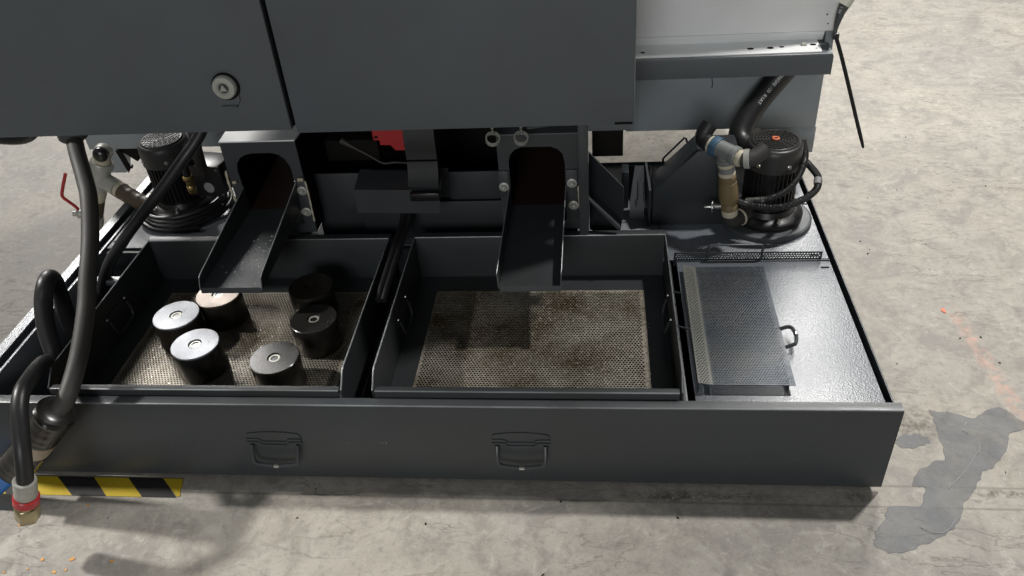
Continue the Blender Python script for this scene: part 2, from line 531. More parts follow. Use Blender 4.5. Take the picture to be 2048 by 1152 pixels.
# ================================================================== COOLANT TANK
ZT = 0.202
tank = empty('coolant_tank', (-0.84, 0.43, 0.0), 'long anthracite drawer-like coolant tank with two folding handles on its front', 'coolant tank')
bm = nb()
prof = [(0, 0.012), (0, 0.1995), (0.0008, 0.2013), (0.0025, 0.202), (0.019, 0.202), (0.019, 0.1985), (0.0045, 0.1985), (0.0035, 0.1975), (0.0035, 0.012)]
prism(bm, [(-1.72, y, z) for (y, z) in prof], (1.72, 0, 0))
fpan = obj('front_panel', bm, 'dark', tank, angle=50)
bm = nb()
tube(bm, [(-1.72, 0.0011, 0.2008), (-1.2, 0.0011, 0.2008), (-0.6, 0.0011, 0.2008), (-0.0003, 0.0011, 0.2008)], 0.0016, 8, n=3)
obj('edge_highlight', bm, 'edge', fpan)  # pale tube paints in the highlight along the flange
bm = nb()
for (x, z, l, h) in [(-0.893, 0.108, 0.010, 0.0008), (-0.880, 0.106, 0.0025, 0.004), (-0.955, 0.106, 0.006, 0.0006)] + [(random.uniform(-1.4, -0.05), random.choice((random.uniform(0.02, 0.19), random.uniform(0.014, 0.03))), random.uniform(0.0008, 0.004), random.uniform(0.0004, 0.0010)) for _ in range(26)]:
    box(bm, x, x + l, -0.0004, 0.0002, z, z + h)
sc_ = obj('paint_chips', bm, 'edge', fpan, smooth=False)
sc_['kind'] = 'stuff'
bx('side_panel', -0.0095, -0.0065, 0.0195, 0.872, 0.012, 0.193, 'dark', tank, 0.0005)
bm = nb()
prism(bm, [(-1.690, 0.020, 0.012), (-1.690, 0.020, 0.199), (-1.667, 0.020, 0.199), (-1.667, 0.020, 0.196), (-1.687, 0.020, 0.196), (-1.687, 0.020, 0.012)], (0, 0.85, 0))
obj('side_panel', bm, 'plate', tank, angle=20)
bx('inner_wall', -1.652, -1.646, 0.020, 0.868, 0.03, 0.194, 'plate', tank, 0.0005)
bx('back_panel', -1.686, -0.0105, 0.869, 0.872, 0.012, 0.196, 'dark', tank, 0.0005)
bx('bottom', -1.686, -0.0105, 0.005, 0.868, 0.012, 0.016, 'void', tank, 0)
bx('cross_bar', -1.645, -1.5045, 0.395, 0.412, 0.172, 0.186, 'plate', tank, 0.001)
bx('cross_bar', -1.645, -0.36, 0.503, 0.515, 0.02, 0.186, 'dark', tank, 0.001)
bx('divider', -0.948, -0.942, 0.02, 0.50, 0.02, 0.125, 'dark', tank, 0.0005)
bx('divider', -0.352, -0.3435, 0.0195, 0.44, 0.02, 0.190, 'dark', tank, 0.0005)
# covers
bx('cover_plate', -1.643, -0.36, 0.517, 0.866, 0.187, 0.191, 'plate', tank, 0.0006, label='rear left textured cover plate')
bx('cover_plate', -0.331, -0.0195, 0.021, 0.440, 0.1865, 0.1905, 'plate', tank, 0.0006, label='front right textured cover plate with folding handle')
bx('cover_plate', -0.3585, -0.0195, 0.449, 0.866, 0.1865, 0.1905, 'plate', tank, 0.0006, label='rear right textured cover plate under the pump')
bx('cover_lip', -0.331, -0.0195, 0.4405, 0.4445, 0.18, 0.1925, 'dark', tank, 0.0006)
for (x, y) in ((-0.046, 0.462), (-0.034, 0.417), (-0.028, 0.665)):
    bx('slot', x - 0.008, x + 0.008, y - 0.0025, y + 0.0025, 0.1895, 0.1912, 'void', tank, 0.0004)
for (x, y) in ((-1.632, 0.545), (-1.395, 0.530)):
    bx('slot', x - 0.008, x + 0.008, y - 0.0025, y + 0.0025, 0.190, 0.1917, 'void', tank, 0.0004)
# upright perforated strip with wire handle
perforated('perforated_strip', (-0.337, 0.4465, 0.176), (1, 0, 0), (0, 0, 1), 0.302, 0.0345, 0.0055, 0.0019, 'dark', tank, 0.0012, 0.0025)
bm = nb()
tube(bm, [(-0.267, 0.4445, 0.178), (-0.267, 0.4445, 0.224), (-0.2655, 0.4445, 0.2285), (-0.262, 0.4445, 0.230), (-0.162, 0.4445, 0.230), (-0.1585, 0.4445, 0.2285), (-0.157, 0.4445, 0.224), (-0.157, 0.4445, 0.178)], 0.0026, 10, smooth=False)
obj('wire_handle', bm, 'dark', tank)

def fold_handle(parent, c, ux, uz, un, W=0.104, mat='dark'):
    """folding chest handle: stamped plate with two crimped ridges and a wire bail; ux along, uz up, un out of the surface"""
    c, ux, uz, un = Vector(c), Vector(ux), Vector(uz), Vector(un)
    P = lambda a, b, d: c + ux * a + uz * b + un * d
    bm = nb()
    h = W / 2
    poly = [(-h, -0.002), (-h, 0.012), (-h * 0.92, 0.0175), (-h * 0.5, 0.021), (0, 0.0225), (h * 0.5, 0.021), (h * 0.92, 0.0175), (h, 0.012), (h, -0.002), (h * 0.92, -0.014), (h * 0.5, -0.0165), (-h * 0.5, -0.0165), (-h * 0.92, -0.014)]
    prism(bm, [P(a, b, 0.0003) for a, b in poly], un * 0.0018)
    bevel_all(bm, 0.0005, 1)
    plate = obj('handle', bm, mat, parent)
    for dz in (0.0, -0.0085):
        bm = nb()
        line = [(-h, 0.004), (-h * 0.62, 0.004), (-h * 0.52, 0.002), (-h * 0.42, -0.0025), (0, -0.0025), (h * 0.42, -0.0025), (h * 0.52, 0.002), (h * 0.62, 0.004), (h, 0.004)]
        tube(bm, [P(a, b + dz, 0.0026) for a, b in line], 0.0022, 8, n=4)
        obj('ridge', bm, mat, plate)
    bm = nb()
    k = h * 0.83
    tube(bm, [P(-k, -0.009, 0.004), P(-k, -0.022, 0.012), P(-k * 0.96, -0.036, 0.018), P(-k * 0.86, -0.042, 0.020), P(-k * 0.5, -0.045, 0.021), P(0, -0.0465, 0.0215), P(k * 0.5, -0.045, 0.021), P(k * 0.88, -0.042, 0.020), P(k * 0.98, -0.034, 0.018), P(k, -0.022, 0.012), P(k, -0.009, 0.004)], 0.0036, 10, n=5)
    obj('bail', bm, mat, plate)
    bm = nb()
    tube(bm, [P(-k * 0.1, -0.0465, 0.0218), P(k * 0.12, -0.0465, 0.0218)], 0.0042, 10, n=2)
    obj('joint', bm, 'steel', plate)
    return plate

fold_handle(tank, (-1.088, 0.0, 0.112), (1, 0, 0), (0, 0, 1), (0, -1, 0))
fold_handle(tank, (-0.633, 0.0, 0.118), (1, 0, 0), (0, 0, 1), (0, -1, 0))
fold_handle(tank, (-0.186, 0.180, 0.1905), (0, 1, 0), (-1, 0, 0), (0, 0, 1), W=0.062)

# dark sump housing beside the right-hand pump
bm = nb()
prism(bm, [(-0.375, 0.585, 0.1912), (-0.375, 0.585, 0.278), (-0.285, 0.585, 0.373), (-0.20, 0.585, 0.373), (-0.20, 0.585, 0.1912)], (0, 0.075, 0))
bevel_all(bm, 0.0015, 2)
obj('sump_housing', bm, 'base', tank)
bm = nb()
prism(bm, [(-0.384, 0.58, 0.1912), (-0.384, 0.58, 0.283), (-0.390, 0.66, 0.310), (-0.390, 0.66, 0.1912)], (0.005, 0, 0))
obj('side_plate', bm, 'base', tank)
bm = nb()
prism(bm, [(-0.424, 0.612, 0.1912), (-0.424, 0.612, 0.235), (-0.412, 0.66, 0.30), (-0.392, 0.66, 0.30), (-0.391, 0.612, 0.235), (-0.392, 0.612, 0.1912)], (0, 0.003, 0))
obj('guide_plate', bm, 'base', tank)
bx('upright_plate', -0.440, -0.425, 0.66, 0.70, 0.1912, 0.285, 'base', tank, 0.001)
bx('upright_plate', -0.424, -0.376, 0.70, 0.704, 0.1912, 0.279, 'void', tank, 0.0005)
for x in (-0.408, -0.396):
    bm = nb()
    tube(bm, [(x, 0.607, 0.291), (x + 0.001, 0.607, 0.246), (x + (0.003 if x > -0.4 else -0.003), 0.607, 0.238), (x + (0.008 if x > -0.4 else -0.002), 0.607, 0.226)], 0.0011, 6, smooth=False)
    obj('wire_edge', bm, 'steel' if x > -0.4 else 'base', tank)
bm = nb()
tube(bm, [(-0.352, 0.66, 0.296), (-0.350, 0.66, 0.318), (-0.345, 0.66, 0.324), (-0.306, 0.66, 0.368), (-0.303, 0.66, 0.366), (-0.292, 0.66, 0.335)], 0.0024, 8, smooth=False)
obj('wire_handle', bm, 'black', tank)

# ================================================================== CHIP TRAYS
def chip_tray(x0, x1, y1, zf, label, mesh_x):
    t = empty('chip_tray', ((x0 + x1) / 2, 0.25, 0.13), label, 'chip tray', 'chip trays set into the tank')
    T = 0.0025
    def side(xa):
        bm = nb()
        pr = [(0.0245, zf - 0.012), (0.0245, 0.2150), (0.030, 0.2185), (0.052, 0.2385), (0.058, 0.2405), (y1, 0.2405), (y1, zf - 0.012)]
        prism(bm, [(xa, y, z) for y, z in pr], (T, 0, 0))
        bevel_all(bm, 0.0006, 1)
        sw = obj('side_wall', bm, 'tray', t)
        bm = nb()
        tube(bm, [(xa + T / 2, y, z) for y, z in pr[1:6]], 0.0015, 8, smooth=False)
        obj('edge_highlight', bm, 'edge', sw)  # bright rim highlight put into a pale tube, with some wear
        return sw
    L = side(x0)
    Rr = side(x1 - T)
    bm = nb()
    pr = [(0.0215, zf - 0.012), (0.0215, 0.2145), (0.0222, 0.2158), (0.0235, 0.2162), (0.0335, 0.2162), (0.0335, 0.2140), (0.0240, 0.2140), (0.0240, zf - 0.012)]
    prism(bm, [(x0 + 0.006, y, z) for y, z in pr], (x1 - x0 - 0.012, 0, 0))
    fw = obj('front_wall', bm, 'tray', t, angle=50)
    bm = nb()
    tube(bm, [(x0 + 0.006, 0.0225, 0.2155), (x1 - 0.006, 0.0225, 0.2155)], 0.0014, 8, smooth=False)
    obj('edge_highlight', bm, 'edge', fw)  # painted-in highlight along the front rim
    bm = nb()
    pr = [(y1 + 0.0005, zf - 0.012), (y1 + 0.0005, 0.2385), (y1 + 0.0012, 0.2400), (y1 + 0.0025, 0.2407), (y1 + 0.019, 0.2407), (y1 + 0.019, 0.2285), (y1 + 0.0165, 0.2285), (y1 + 0.0165, 0.2382), (y1 + 0.003, 0.2382), (y1 + 0.003, zf - 0.012)]
    prism(bm, [(x0, y, z) for y, z in pr], (x1 - x0, 0, 0))
    bw = obj('back_wall', bm, 'tray', t, angle=50)
    bm = nb()
    tube(bm, [(x0, y1 + 0.0015, 0.2400), (x1, y1 + 0.0015, 0.2400)], 0.0014, 8, smooth=False)
    obj('edge_highlight', bm, 'edge', bw)  # back rim gets the same painted highlight
    mx0, mx1 = mesh_x
    my0, my1 = 0.060, y1 - 0.055
    zb = zf - 0.004
    bm = nb()
    for (a, b, c, d) in ((x0 + T + .0005, mx0 + 0.006, 0.0245, y1), (mx1 - 0.006, x1 - T - .0005, 0.0245, y1), (mx0 + 0.0062, mx1 - 0.0062, 0.0245, my0 + 0.006), (mx0 + 0.0062, mx1 - 0.0062, my1 - 0.006, y1)):
        box(bm, a, b, c, d, zb, zf - 0.0008)
    obj('floor_frame', bm, 'tray', t, smooth=False)
    perforated('perforated_floor', (mx0, my0, zf + 0.0002), (1, 0, 0), (0, 1, 0), mx1 - mx0, my1 - my0, 0.0062, 0.0023, 'mesh', t, 0.0012, 0.004,
               fn=lambda a, b: 0.0006 * math.sin(a * 23 + 1.3) * math.sin(b * 19))
    # pull handles sunk into the side walls
    for (wall, xx, un) in ((L, x0 + T, Vector((1, 0, 0))), (Rr, x1 - T, Vector((-1, 0, 0)))):
        bm = nb()
        c = Vector((xx, 0.275, 0.195))
        P = lambda a, b, d: c + Vector((0, 1, 0)) * a + Vector((0, 0, 1)) * b + un * d
        prism(bm, [P(-0.045, 0.012, 0.0004), P(0.045, 0.012, 0.0004), P(0.045, -0.006, 0.0004), P(0.03, -0.016, 0.0004), P(-0.03, -0.016, 0.0004), P(-0.045, -0.006, 0.0004)], un * 0.0016)
        hp = obj('handle_plate', bm, 'tray', t)
        bm = nb()
        tube(bm, [P(-0.036, 0.0, 0.004), P(-0.036, -0.02, 0.009), P(-0.026, -0.036, 0.011), P(0.026, -0.036, 0.011), P(0.036, -0.02, 0.009), P(0.036, 0.0, 0.004)], 0.0026, 8, n=4)
        obj('bail', bm, 'tray', hp)
        for a in (-0.038, 0.038):
            bm = nb()
            lathe(bm, P(a, 0.006, 0.001), un, [(0, 0.004), (0.003, 0.0035), (0.004, 0.002)], 12)
            obj('rivet', bm, 'steel', hp)
    return t

ZF = 0.136
chip_tray(-1.502, -0.947, 0.468, ZF, 'left dark chip tray holding six black rubber mounts', (-1.455, -0.995))
rt = chip_tray(-0.893, -0.3535, 0.470, ZF, 'right dark chip tray, empty, with stained perforated floor', (-0.846, -0.399))
for (a, b) in (((-0.3525, 0.320, 0.205), (-0.333, 0.300, 0.2155)), ((-0.3525, 0.215, 0.205), (-0.327, 0.190, 0.2155))):
    bm = nb()
    tube(bm, [a, b], 0.0020, 8, n=2)
    obj('side_rod', bm, 'dark', rt)

# loose strainer screen lying on the right cover: perforated sheet with one folded edge
sc = empty('strainer_screen', (-0.248, 0.225, 0.192), 'loose blue-grey perforated strainer screen leaning on the right cover plate', 'strainer screen')
def lift(a, b):
    # gentle warp, left edge folded down
    z = 0.003 + 0.009 * (1 - min(1.0, b / 0.36)) ** 1.3 + 0.0012 * math.sin(b * 28) * math.sin(a * 22)
    if a < 0.024:
        z += (0.024 - a) * 0.22
    return z
perforated('folded_edge', (-0.3265, 0.050, 0.1975), (1, 0.0, 0), (0.012, 1, 0), 0.0255, 0.358, 0.0050, 0.0014, 'fold', sc, 0.0010, 0.0015, fn=lift)
perforated('screen_sheet', (-0.3010, 0.050, 0.1975), (1, 0.0, 0), (0.012, 1, 0), 0.1375, 0.358, 0.0050, 0.0014, 'screen', sc, 0.0010, 0.0025, fn=lambda a, b: lift(a + 0.0255, b))
bm = nb()
prism(bm, [(-0.325, 0.052, 0.1912), (-0.325, 0.052, 0.2005), (-0.325, 0.40, 0.1950), (-0.325, 0.40, 0.1912)], (0.0012, 0, 0))
obj('side_lip', bm, 'dark', sc)
bm = nb()
prism(bm, [(-0.1735, 0.056, 0.1912), (-0.1735, 0.056, 0.2065), (-0.169, 0.400, 0.1975), (-0.169, 0.400, 0.1912)], (0.0012, 0, 0))
obj('side_lip', bm, 'dark', sc)

# ================================================================== RUBBER MOUNTS in the left tray
def mount(x, y, top, label):
    z = ZF + 0.0016
    h, r = 0.066, 0.047
    e = empty('rubber_mount', (x, y, z), label, 'rubber mount', 'rubber mounts in the left tray')
    bm = nb()
    lathe(bm, (x, y, z), (0, 0, 1), [(0, r * 0.98), (0.004, r), (h * 0.5, r * 0.985), (h - 0.005, r), (h - 0.003, r * 0.985)], 40)
    obj('rubber_body', bm, 'mount', e)
    bm = nb()
    z2 = z + h - 0.003
    ri = 0.0132
    seg = 40
    prof = [(0.0, r * 0.99), (0.0026, r * 0.99), (0.0034, r * 0.965), (0.0034, ri), (0.0, ri)]
    rings = [[bm.verts.new((x + rr * math.cos(2 * math.pi * k / seg), y + rr * math.sin(2 * math.pi * k / seg), z2 + t)) for k in range(seg)] for t, rr in prof]
    for a, b in zip(rings, rings[1:] + rings[:1]):
        for k in range(seg):
            bm.faces.new((a[k], a[(k + 1) % seg], b[(k + 1) % seg], b[k]))
    obj('end_plate', bm, top, e, angle=30)
    bm = nb()
    prof = [(-0.002, 0.0103), (0.0014, 0.0103), (0.0014, 0.0076), (-0.002, 0.0076)]
    rings = [[bm.verts.new((x + rr * math.cos(2 * math.pi * k / 24), y + rr * math.sin(2 * math.pi * k / 24), z2 + t)) for k in range(24)] for t, rr in prof]
    for a, b in zip(rings, rings[1:] + rings[:1]):
        for k in range(24):
            bm.faces.new((a[k], a[(k + 1) % 24], b[(k + 1) % 24], b[k]))
    obj('threaded_sleeve', bm, 'galv' if top != 'mount' else 'mount', e, angle=30)
    bm = nb()
    lathe(bm, (x, y, z2 - 0.0016), (0, 0, 1), [(0, 0.0132), (0.0004, 0.0132)], 20)
    obj('bore', bm, 'void', e)
    return e
mount(-1.355, 0.252, 'zinc', 'rubber mount with bright grey top, farthest left in the left tray')
mount(-1.278, 0.162, 'zinc', 'rubber mount with bright grey top at the front wall of the left tray')
mount(-1.292, 0.322, 'zinc_brown', 'rubber mount with brown stained top, half hidden under the left chute')
mount(-1.098, 0.347, 'mount', 'matt black rubber mount in the back right corner of the left tray')
mount(-1.061, 0.239, 'oily', 'black rubber mount with wet scraped top at the right wall of the left tray')
mount(-1.105, 0.123, 'oily', 'glossy black topped rubber mount nearest the front right of the left tray')

# ================================================================== COOLANT PUMPS
def pump(cx, cy, z, label, ring_mat='ring'):
    e = empty('coolant_pump', (cx, cy, z), label, 'pump', 'coolant pumps on the tank')
    A = (0, 0, 1)
    def L(name, prof, mat, seg=48, parent=None):
        return obj(name, lathe(nb(), (cx, cy, z), A, prof, seg), mat, parent or e)
    L('base_ring', [(0, 0.099), (0.009, 0.099), (0.011, 0.097), (0.012, 0.092), (0.012, 0.02)], ring_mat)
    L('flange', [(0.0122, 0.074), (0.018, 0.078), (0.026, 0.078), (0.030, 0.074), (0.034, 0.060), (0.046, 0.056)], 'black')
    bm = nb()
    lathe(bm, (cx, cy, z), A, [(0.046, 0.049), (0.145, 0.049)], 48)
    for k in range(34):
        a = 2 * math.pi * k / 34
        d = Vector((math.cos(a), math.sin(a), 0))
        s = Vector((-d.y, d.x, 0)) * 0.0011
        c0 = Vector((cx, cy, z))
        prism(bm, [c0 + d * 0.047 + s + Vector((0, 0, 0.05)), c0 + d * 0.0555 + s + Vector((0, 0, 0.05)), c0 + d * 0.0555 - s + Vector((0, 0, 0.05)), c0 + d * 0.047 - s + Vector((0, 0, 0.05))], (0, 0, 0.094))
    obj('finned_body', bm, 'black', e)
    fc = L('fan_cover', [(0.142, 0.0545), (0.142, 0.0585), (0.176, 0.0580), (0.184, 0.0575), (0.190, 0.0552), (0.1925, 0.0525), (0.1932, 0.0500), (0.1955, 0.0488), (0.1970, 0.0462), (0.1966, 0.0440), (0.1945, 0.0432), (0.1945, 0.002)], 'black_cover', 56)
    bm = nb()
    zt = z + 0.1953
    for i, r in enumerate((0.0085, 0.0145, 0.0205, 0.0265, 0.0325, 0.0385)):
        seg = 44
        prof = [(-0.0012, r - 0.0013), (0.0012, r - 0.0011), (0.0012, r + 0.0011), (-0.0012, r + 0.0013)]
        rings = [[bm.verts.new((cx + rr * math.cos(2 * math.pi * k / seg), cy + rr * math.sin(2 * math.pi * k / seg), zt + t)) for k in range(seg)] for t, rr in prof]
        for a, b in zip(rings, rings[1:] + rings[:1]):
            for k in range(seg):
                bm.faces.new((a[k], a[(k + 1) % seg], b[(k + 1) % seg], b[k]))
        nspoke = 6 + i * 3
        for k in range(nspoke):
            a = 2 * math.pi * (k + 0.5 * (i % 2)) / nspoke
            d = Vector((math.cos(a), math.sin(a), 0))
            s = Vector((-d.y, d.x, 0)) * 0.0009
            c0 = Vector((cx, cy, zt - 0.001))
            prism(bm, [c0 + d * r + s, c0 + d * (r + 0.006) + s, c0 + d * (r + 0.006) - s, c0 + d * r - s], (0, 0, 0.0018))
    lathe(bm, (cx, cy, zt - 0.001), A, [(0, 0.0062), (0.0022, 0.0056), (0.003, 0.003)], 20)
    obj('fan_grille', bm, 'guard', fc)
    for a in (-1.15, 0.25, 2.0, 4.0):
        d = Vector((math.cos(a), math.sin(a), 0))
        bm = nb()
        p = Vector((cx, cy, z + 0.158)) + d * 0.0582
        lathe(bm, p, d, [(0, 0.0052), (0.0008, 0.0052), (0.0018, 0.004), (0.002, 0.001)], 14)
        lathe(bm, p + d * 0.0012, d, [(0, 0.0032), (0.0022, 0.0028)], 8)
        obj('screw', bm, 'steel', fc)
    for a in (-1.35, 0.3, 2.2, 3.9):
        d = Vector((math.cos(a), math.sin(a), 0))
        p = Vector((cx, cy, z + 0.0302)) + d * 0.069
        bm = nb()
        lathe(bm, p + Vector((0, 0, -0.004)), A, [(0, 0.006), (0.002, 0.006)], 16)
        hexnut(bm, p + Vector((0, 0, -0.002)), A, 0.0048, 0.006)
        lathe(bm, p + Vector((0, 0, 0.004)), A, [(0, 0.0026), (0.007, 0.0024)], 10)
        obj('flange_bolt', bm, 'galv', e)
    return e

ZP = 0.1908
PR = (-0.124, 0.605)
pr = pump(PR[0], PR[1], ZP, 'black finned coolant pump motor at the right end of the tank, red ring on top')
bm = nb()
seg = 24
rr_, rm = 0.0062, 0.0022
rings = []
for k in range(seg):
    a = 2 * math.pi * k / seg
    rings.append([bm.verts.new((PR[0] + (rr_ + rm * math.cos(t * math.pi / 4)) * math.cos(a), PR[1] + (rr_ + rm * math.cos(t * math.pi / 4)) * math.sin(a), ZP + 0.1988 + rm * math.sin(t * math.pi / 4))) for t in range(8)])
for i in range(seg):
    a, b = rings[i], rings[(i + 1) % seg]
    for t in range(8):
        bm.faces.new((a[t], a[(t + 1) % 8], b[(t + 1) % 8], b[t]))
obj('top_ring', bm, 'coral', pr)
PL = (-1.516, 0.685)
pl = pump(PL[0], PL[1], ZP + 0.0004, 'black coolant pump motor at the left end of the tank with terminal box')
# terminal box of the left pump
tb = obj('terminal_box', bevel_all(prism(nb(), [(-1.457, 0.645, 0.262), (-1.457, 0.645, 0.335), (-1.372, 0.630, 0.335), (-1.372, 0.630, 0.262)], (0.012, 0.075, 0)), 0.006, 3), 'black', pl)
bm = nb()
bevel_all(prism(bm, [(-1.461, 0.6405, 0.258), (-1.461, 0.6405, 0.339), (-1.368, 0.6245, 0.339), (-1.368, 0.6245, 0.258)], (0.001, 0.0035, 0)), 0.0012, 2)
obj('box_lid', bm, 'black', tb)
bm = nb()
lathe(bm, (-1.408, 0.6312, 0.283), (-0.17, -1, 0), [(0, 0.0135), (0.0008, 0.0133)], 28)
obj('round_sticker', bm, 'sticker', tb)
for (x, z) in ((-1.376, 0.331), (-1.376, 0.266), (-1.452, 0.331)):
    bm = nb()
    lathe(bm, (x, 0.6255 + (x + 1.368) * -0.17, z), (-0.17, -1, 0), [(0, 0.004), (0.002, 0.0035)], 10)
    obj('lid_screw', bm, 'steel', tb)
# brass gland hanging next to it
bm = nb()
hexnut(bm, (-1.432, 0.598, 0.322), (0, 0, 1), 0.0125, 0.013)
lathe(bm, (-1.432, 0.598, 0.312), (0, 0, 1), [(0, 0.0085), (0.011, 0.0085)], 18)
hexnut(bm, (-1.432, 0.598, 0.290), (0, 0, 1), 0.0105, 0.021)
obj('brass_gland', bm, 'brass', pl)
bm = nb()
lathe(bm, (-1.432, 0.598, 0.334), (0, 0, 1), [(0, 0.0085), (0.030, 0.0075), (0.05, 0.006)], 16)
obj('gland_boot', bm, 'rubber', pl)
bx('square_nut', -1.602, -1.578, 0.665, 0.690, 0.2035, 0.240, 'galv', pl, 0.002)
# cable wound round the left pump
bm = nb()
for (rr, zz, ph) in ((0.098, 0.207, 0.0), (0.091, 0.214, 0.5), (0.103, 0.2005, 0.9), (0.086, 0.2215, 1.7)):
    pts = []
    for k in range(25):
        a = ph + k / 24 * 2 * math.pi * 0.98
        q = rr + 0.004 * math.sin(3 * a + ph)
        pts.append((PL[0] + q * 1.06 * math.cos(a), PL[1] + q * math.sin(a) * 1.0, zz + 0.002 * math.sin(2 * a + ph)))
    tube(bm, pts, 0.0055, 10, n=3)
cab = obj('motor_cable', bm, 'rubber')
tag(cab, 'black cable coiled in loops round the foot of the left pump', 'cable')
bm = nb()
def corr(r, amp, pitch):
    return lambda i, L: r + amp * math.sin(2 * math.pi * L / pitch)
tube(bm, [(-1.44, 0.585, 0.199), (-1.49, 0.580, 0.198), (-1.55, 0.588, 0.1985), (-1.42, 0.60, 0.199)][:3], 0.0062, 12, n=60, rfun=corr(0.0066, 0.0006, 0.003))
c2 = obj('ribbed_conduit', bm, 'rubber')
tag(c2, 'thin ribbed black conduit lying in front of the left pump', 'conduit')

# conduits of the right pump
for pts, label, r in (
    ([(-0.062, 0.625, 0.372), (-0.060, 0.600, 0.352), (-0.074, 0.556, 0.342), (-0.094, 0.530, 0.322), (-0.122, 0.517, 0.304), (-0.158, 0.518, 0.291), (-0.184, 0.530, 0.283)], 'upper of two ribbed black conduits curving round the right pump', 0.0068),
    ([(-0.058, 0.640, 0.325), (-0.044, 0.600, 0.322), (-0.034, 0.570, 0.313), (-0.042, 0.545, 0.298), (-0.077, 0.519, 0.288), (-0.121, 0.507, 0.281), (-0.176, 0.515, 0.281), (-0.200, 0.535, 0.279)], 'lower ribbed black conduit looping widest round the right pump', 0.0072)):
    bm = nb()
    tube(bm, pts, r, 14, n=44, rfun=corr(r, 0.0006, 0.0036))
    cn = obj('ribbed_conduit', bm, 'rubber')
    tag(cn, label, 'conduit', 'ribbed conduits of the pumps')
    if 'upper' in label:
        bm = nb()
        tube(bm, [(-0.150, 0.5165, 0.293), (-0.184, 0.530, 0.283)], 0.0078, 14, n=2)
        obj('metal_end', bm, 'steel', cn)
    else:
        bm = nb()
        tube(bm, [(-0.0345, 0.568, 0.3125), (-0.0372, 0.556, 0.3055)], 0.0082, 14, n=2)
        obj('marker_band', bm, 'sticker', cn)

# ================================================================== RIGHT VALVE ASSEMBLY
rv = empty('pipe_valve', (-0.205, 0.548, 0.20), 'tan ball valve below a grey pipe tee standing left of the right pump', 'pipe valve', 'pipe valves at the pumps')
def seg_(name, a, b, prof, mat, parent, n=28):
    a, b = Vector(a), Vector(b)
    L = (b - a).length
    return obj(name, lathe(nb(), a, b - a, [(t * L, r) for t, r in prof], n), mat, parent)
# elbow from the pump outlet up into the valve
bm = nb()
tube(bm, [(-0.165, 0.580, 0.226), (-0.186, 0.560, 0.226), (-0.203, 0.545, 0.228), (-0.2115, 0.538, 0.236), (-0.2145, 0.536, 0.248)], 0.0175, 20, n=6)
obj('elbow', bm, 'rubber_matt', rv)
seg_('elbow_collar', (-0.186, 0.560, 0.226), (-0.190, 0.5565, 0.226), [(0, .0185), (.2, .0195), (.8, .0195), (1, .0185)], 'cream', rv)
seg_('thread_seal', (-0.2145, 0.536, 0.246), (-0.2165, 0.536, 0.262), [(0, .016), (.2, .0172), (.8, .0172), (1, .0165)], 'cream', rv)
vb = seg_('valve_body', (-0.2165, 0.536, 0.261), (-0.2285, 0.536, 0.343), [(0, .0165), (.02, .0182), (.16, .0182), (.18, .0172), (.2, .0185), (.35, .0205), (.6, .0205), (.76, .0188), (.8, .0192), (.82, .0178), (.84, .0185), (.98, .0185), (1, .017)], 'tan', rv)
seg_('thread_seal', (-0.2285, 0.536, 0.343), (-0.2300, 0.536, 0.352), [(0, .0165), (.3, .0178), (.7, .0178), (1, .0165)], 'cream', rv)
seg_('union', (-0.2300, 0.536, 0.352), (-0.2320, 0.536, 0.364), [(0, .0155), (.1, .0172), (.9, .0172), (1, .016)], 'cast', rv)
seg_('thread_seal', (-0.2320, 0.536, 0.364), (-0.2332, 0.536, 0.372), [(0, .016), (.3, .0174), (.7, .0174), (1, .016)], 'cream', rv)
bm = nb()
T0 = Vector((-0.2375, 0.537, 0.400))
lathe(bm, (-0.2332, 0.536, 0.372), T0 - Vector((-0.2332, 0.536, 0.372)), [(0, .0185), (.003, .0205), (.010, .0205), (.012, .0178), (.03, .0178)], 28)
Ta, Tb = Vector((-0.258, 0.556, 0.4015)), Vector((-0.214, 0.515, 0.3955))
lathe(bm, Ta, Tb - Ta, [(0, .0185), (.002, .0203), (.010, .0203), (.012, .0178), (.047, .0178), (.049, .020), (.058, .020), (.060, .0185)], 28)
obj('tee', bm, 'cast', rv)
seg_('blue_sleeve', Ta + (Ta - Tb) * 0.02, Ta + (Ta - Tb) * -0.24, [(0, .0206), (.1, .0212), (.9, .0212), (1, .0206)], 'blue_dirty', rv)
seg_('thread_seal', Ta, Ta + (Ta - Tb).normalized() * 0.011, [(0, .0172), (.5, .0178), (1, .0168)], 'cream', rv)
seg_('thread_seal', Tb, Tb + (Tb - Ta).normalized() * 0.011, [(0, .0165), (.3, .0176), (.8, .0172), (1, .016)], 'cream', rv)
bm = nb()
e0 = Ta + (Ta - Tb).normalized() * 0.009
tube(bm, [e0, e0 + Vector((-0.012, 0.011, 0.003)), e0 + Vector((-0.013, 0.018, 0.010)), e0 + Vector((-0.006, 0.024, 0.022)), e0 + Vector((0.000, 0.028, 0.030))], 0.0168, 20, n=6, rfun=lambda i, L: 0.0168 if i > 3 else 0.018)
obj('elbow', bm, 'rubber', rv)
bm = nb()
e1 = Tb + (Tb - Ta).normalized() * 0.009
tube(bm, [e1, e1 + Vector((0.013, -0.004, 0.001)), e1 + Vector((0.028, 0.000, 0.006)), e1 + Vector((0.046, 0.010, 0.016))], 0.0165, 20, n=6)
obj('elbow', bm, 'rubber_matt', rv)
seg_('clamp_band', e1 + Vector((0.004, -0.001, 0)), e1 + Vector((0.015, -0.004, 0.002)), [(0, .0175), (.1, .0195), (.9, .0200), (1, .0175)], 'galv', rv)
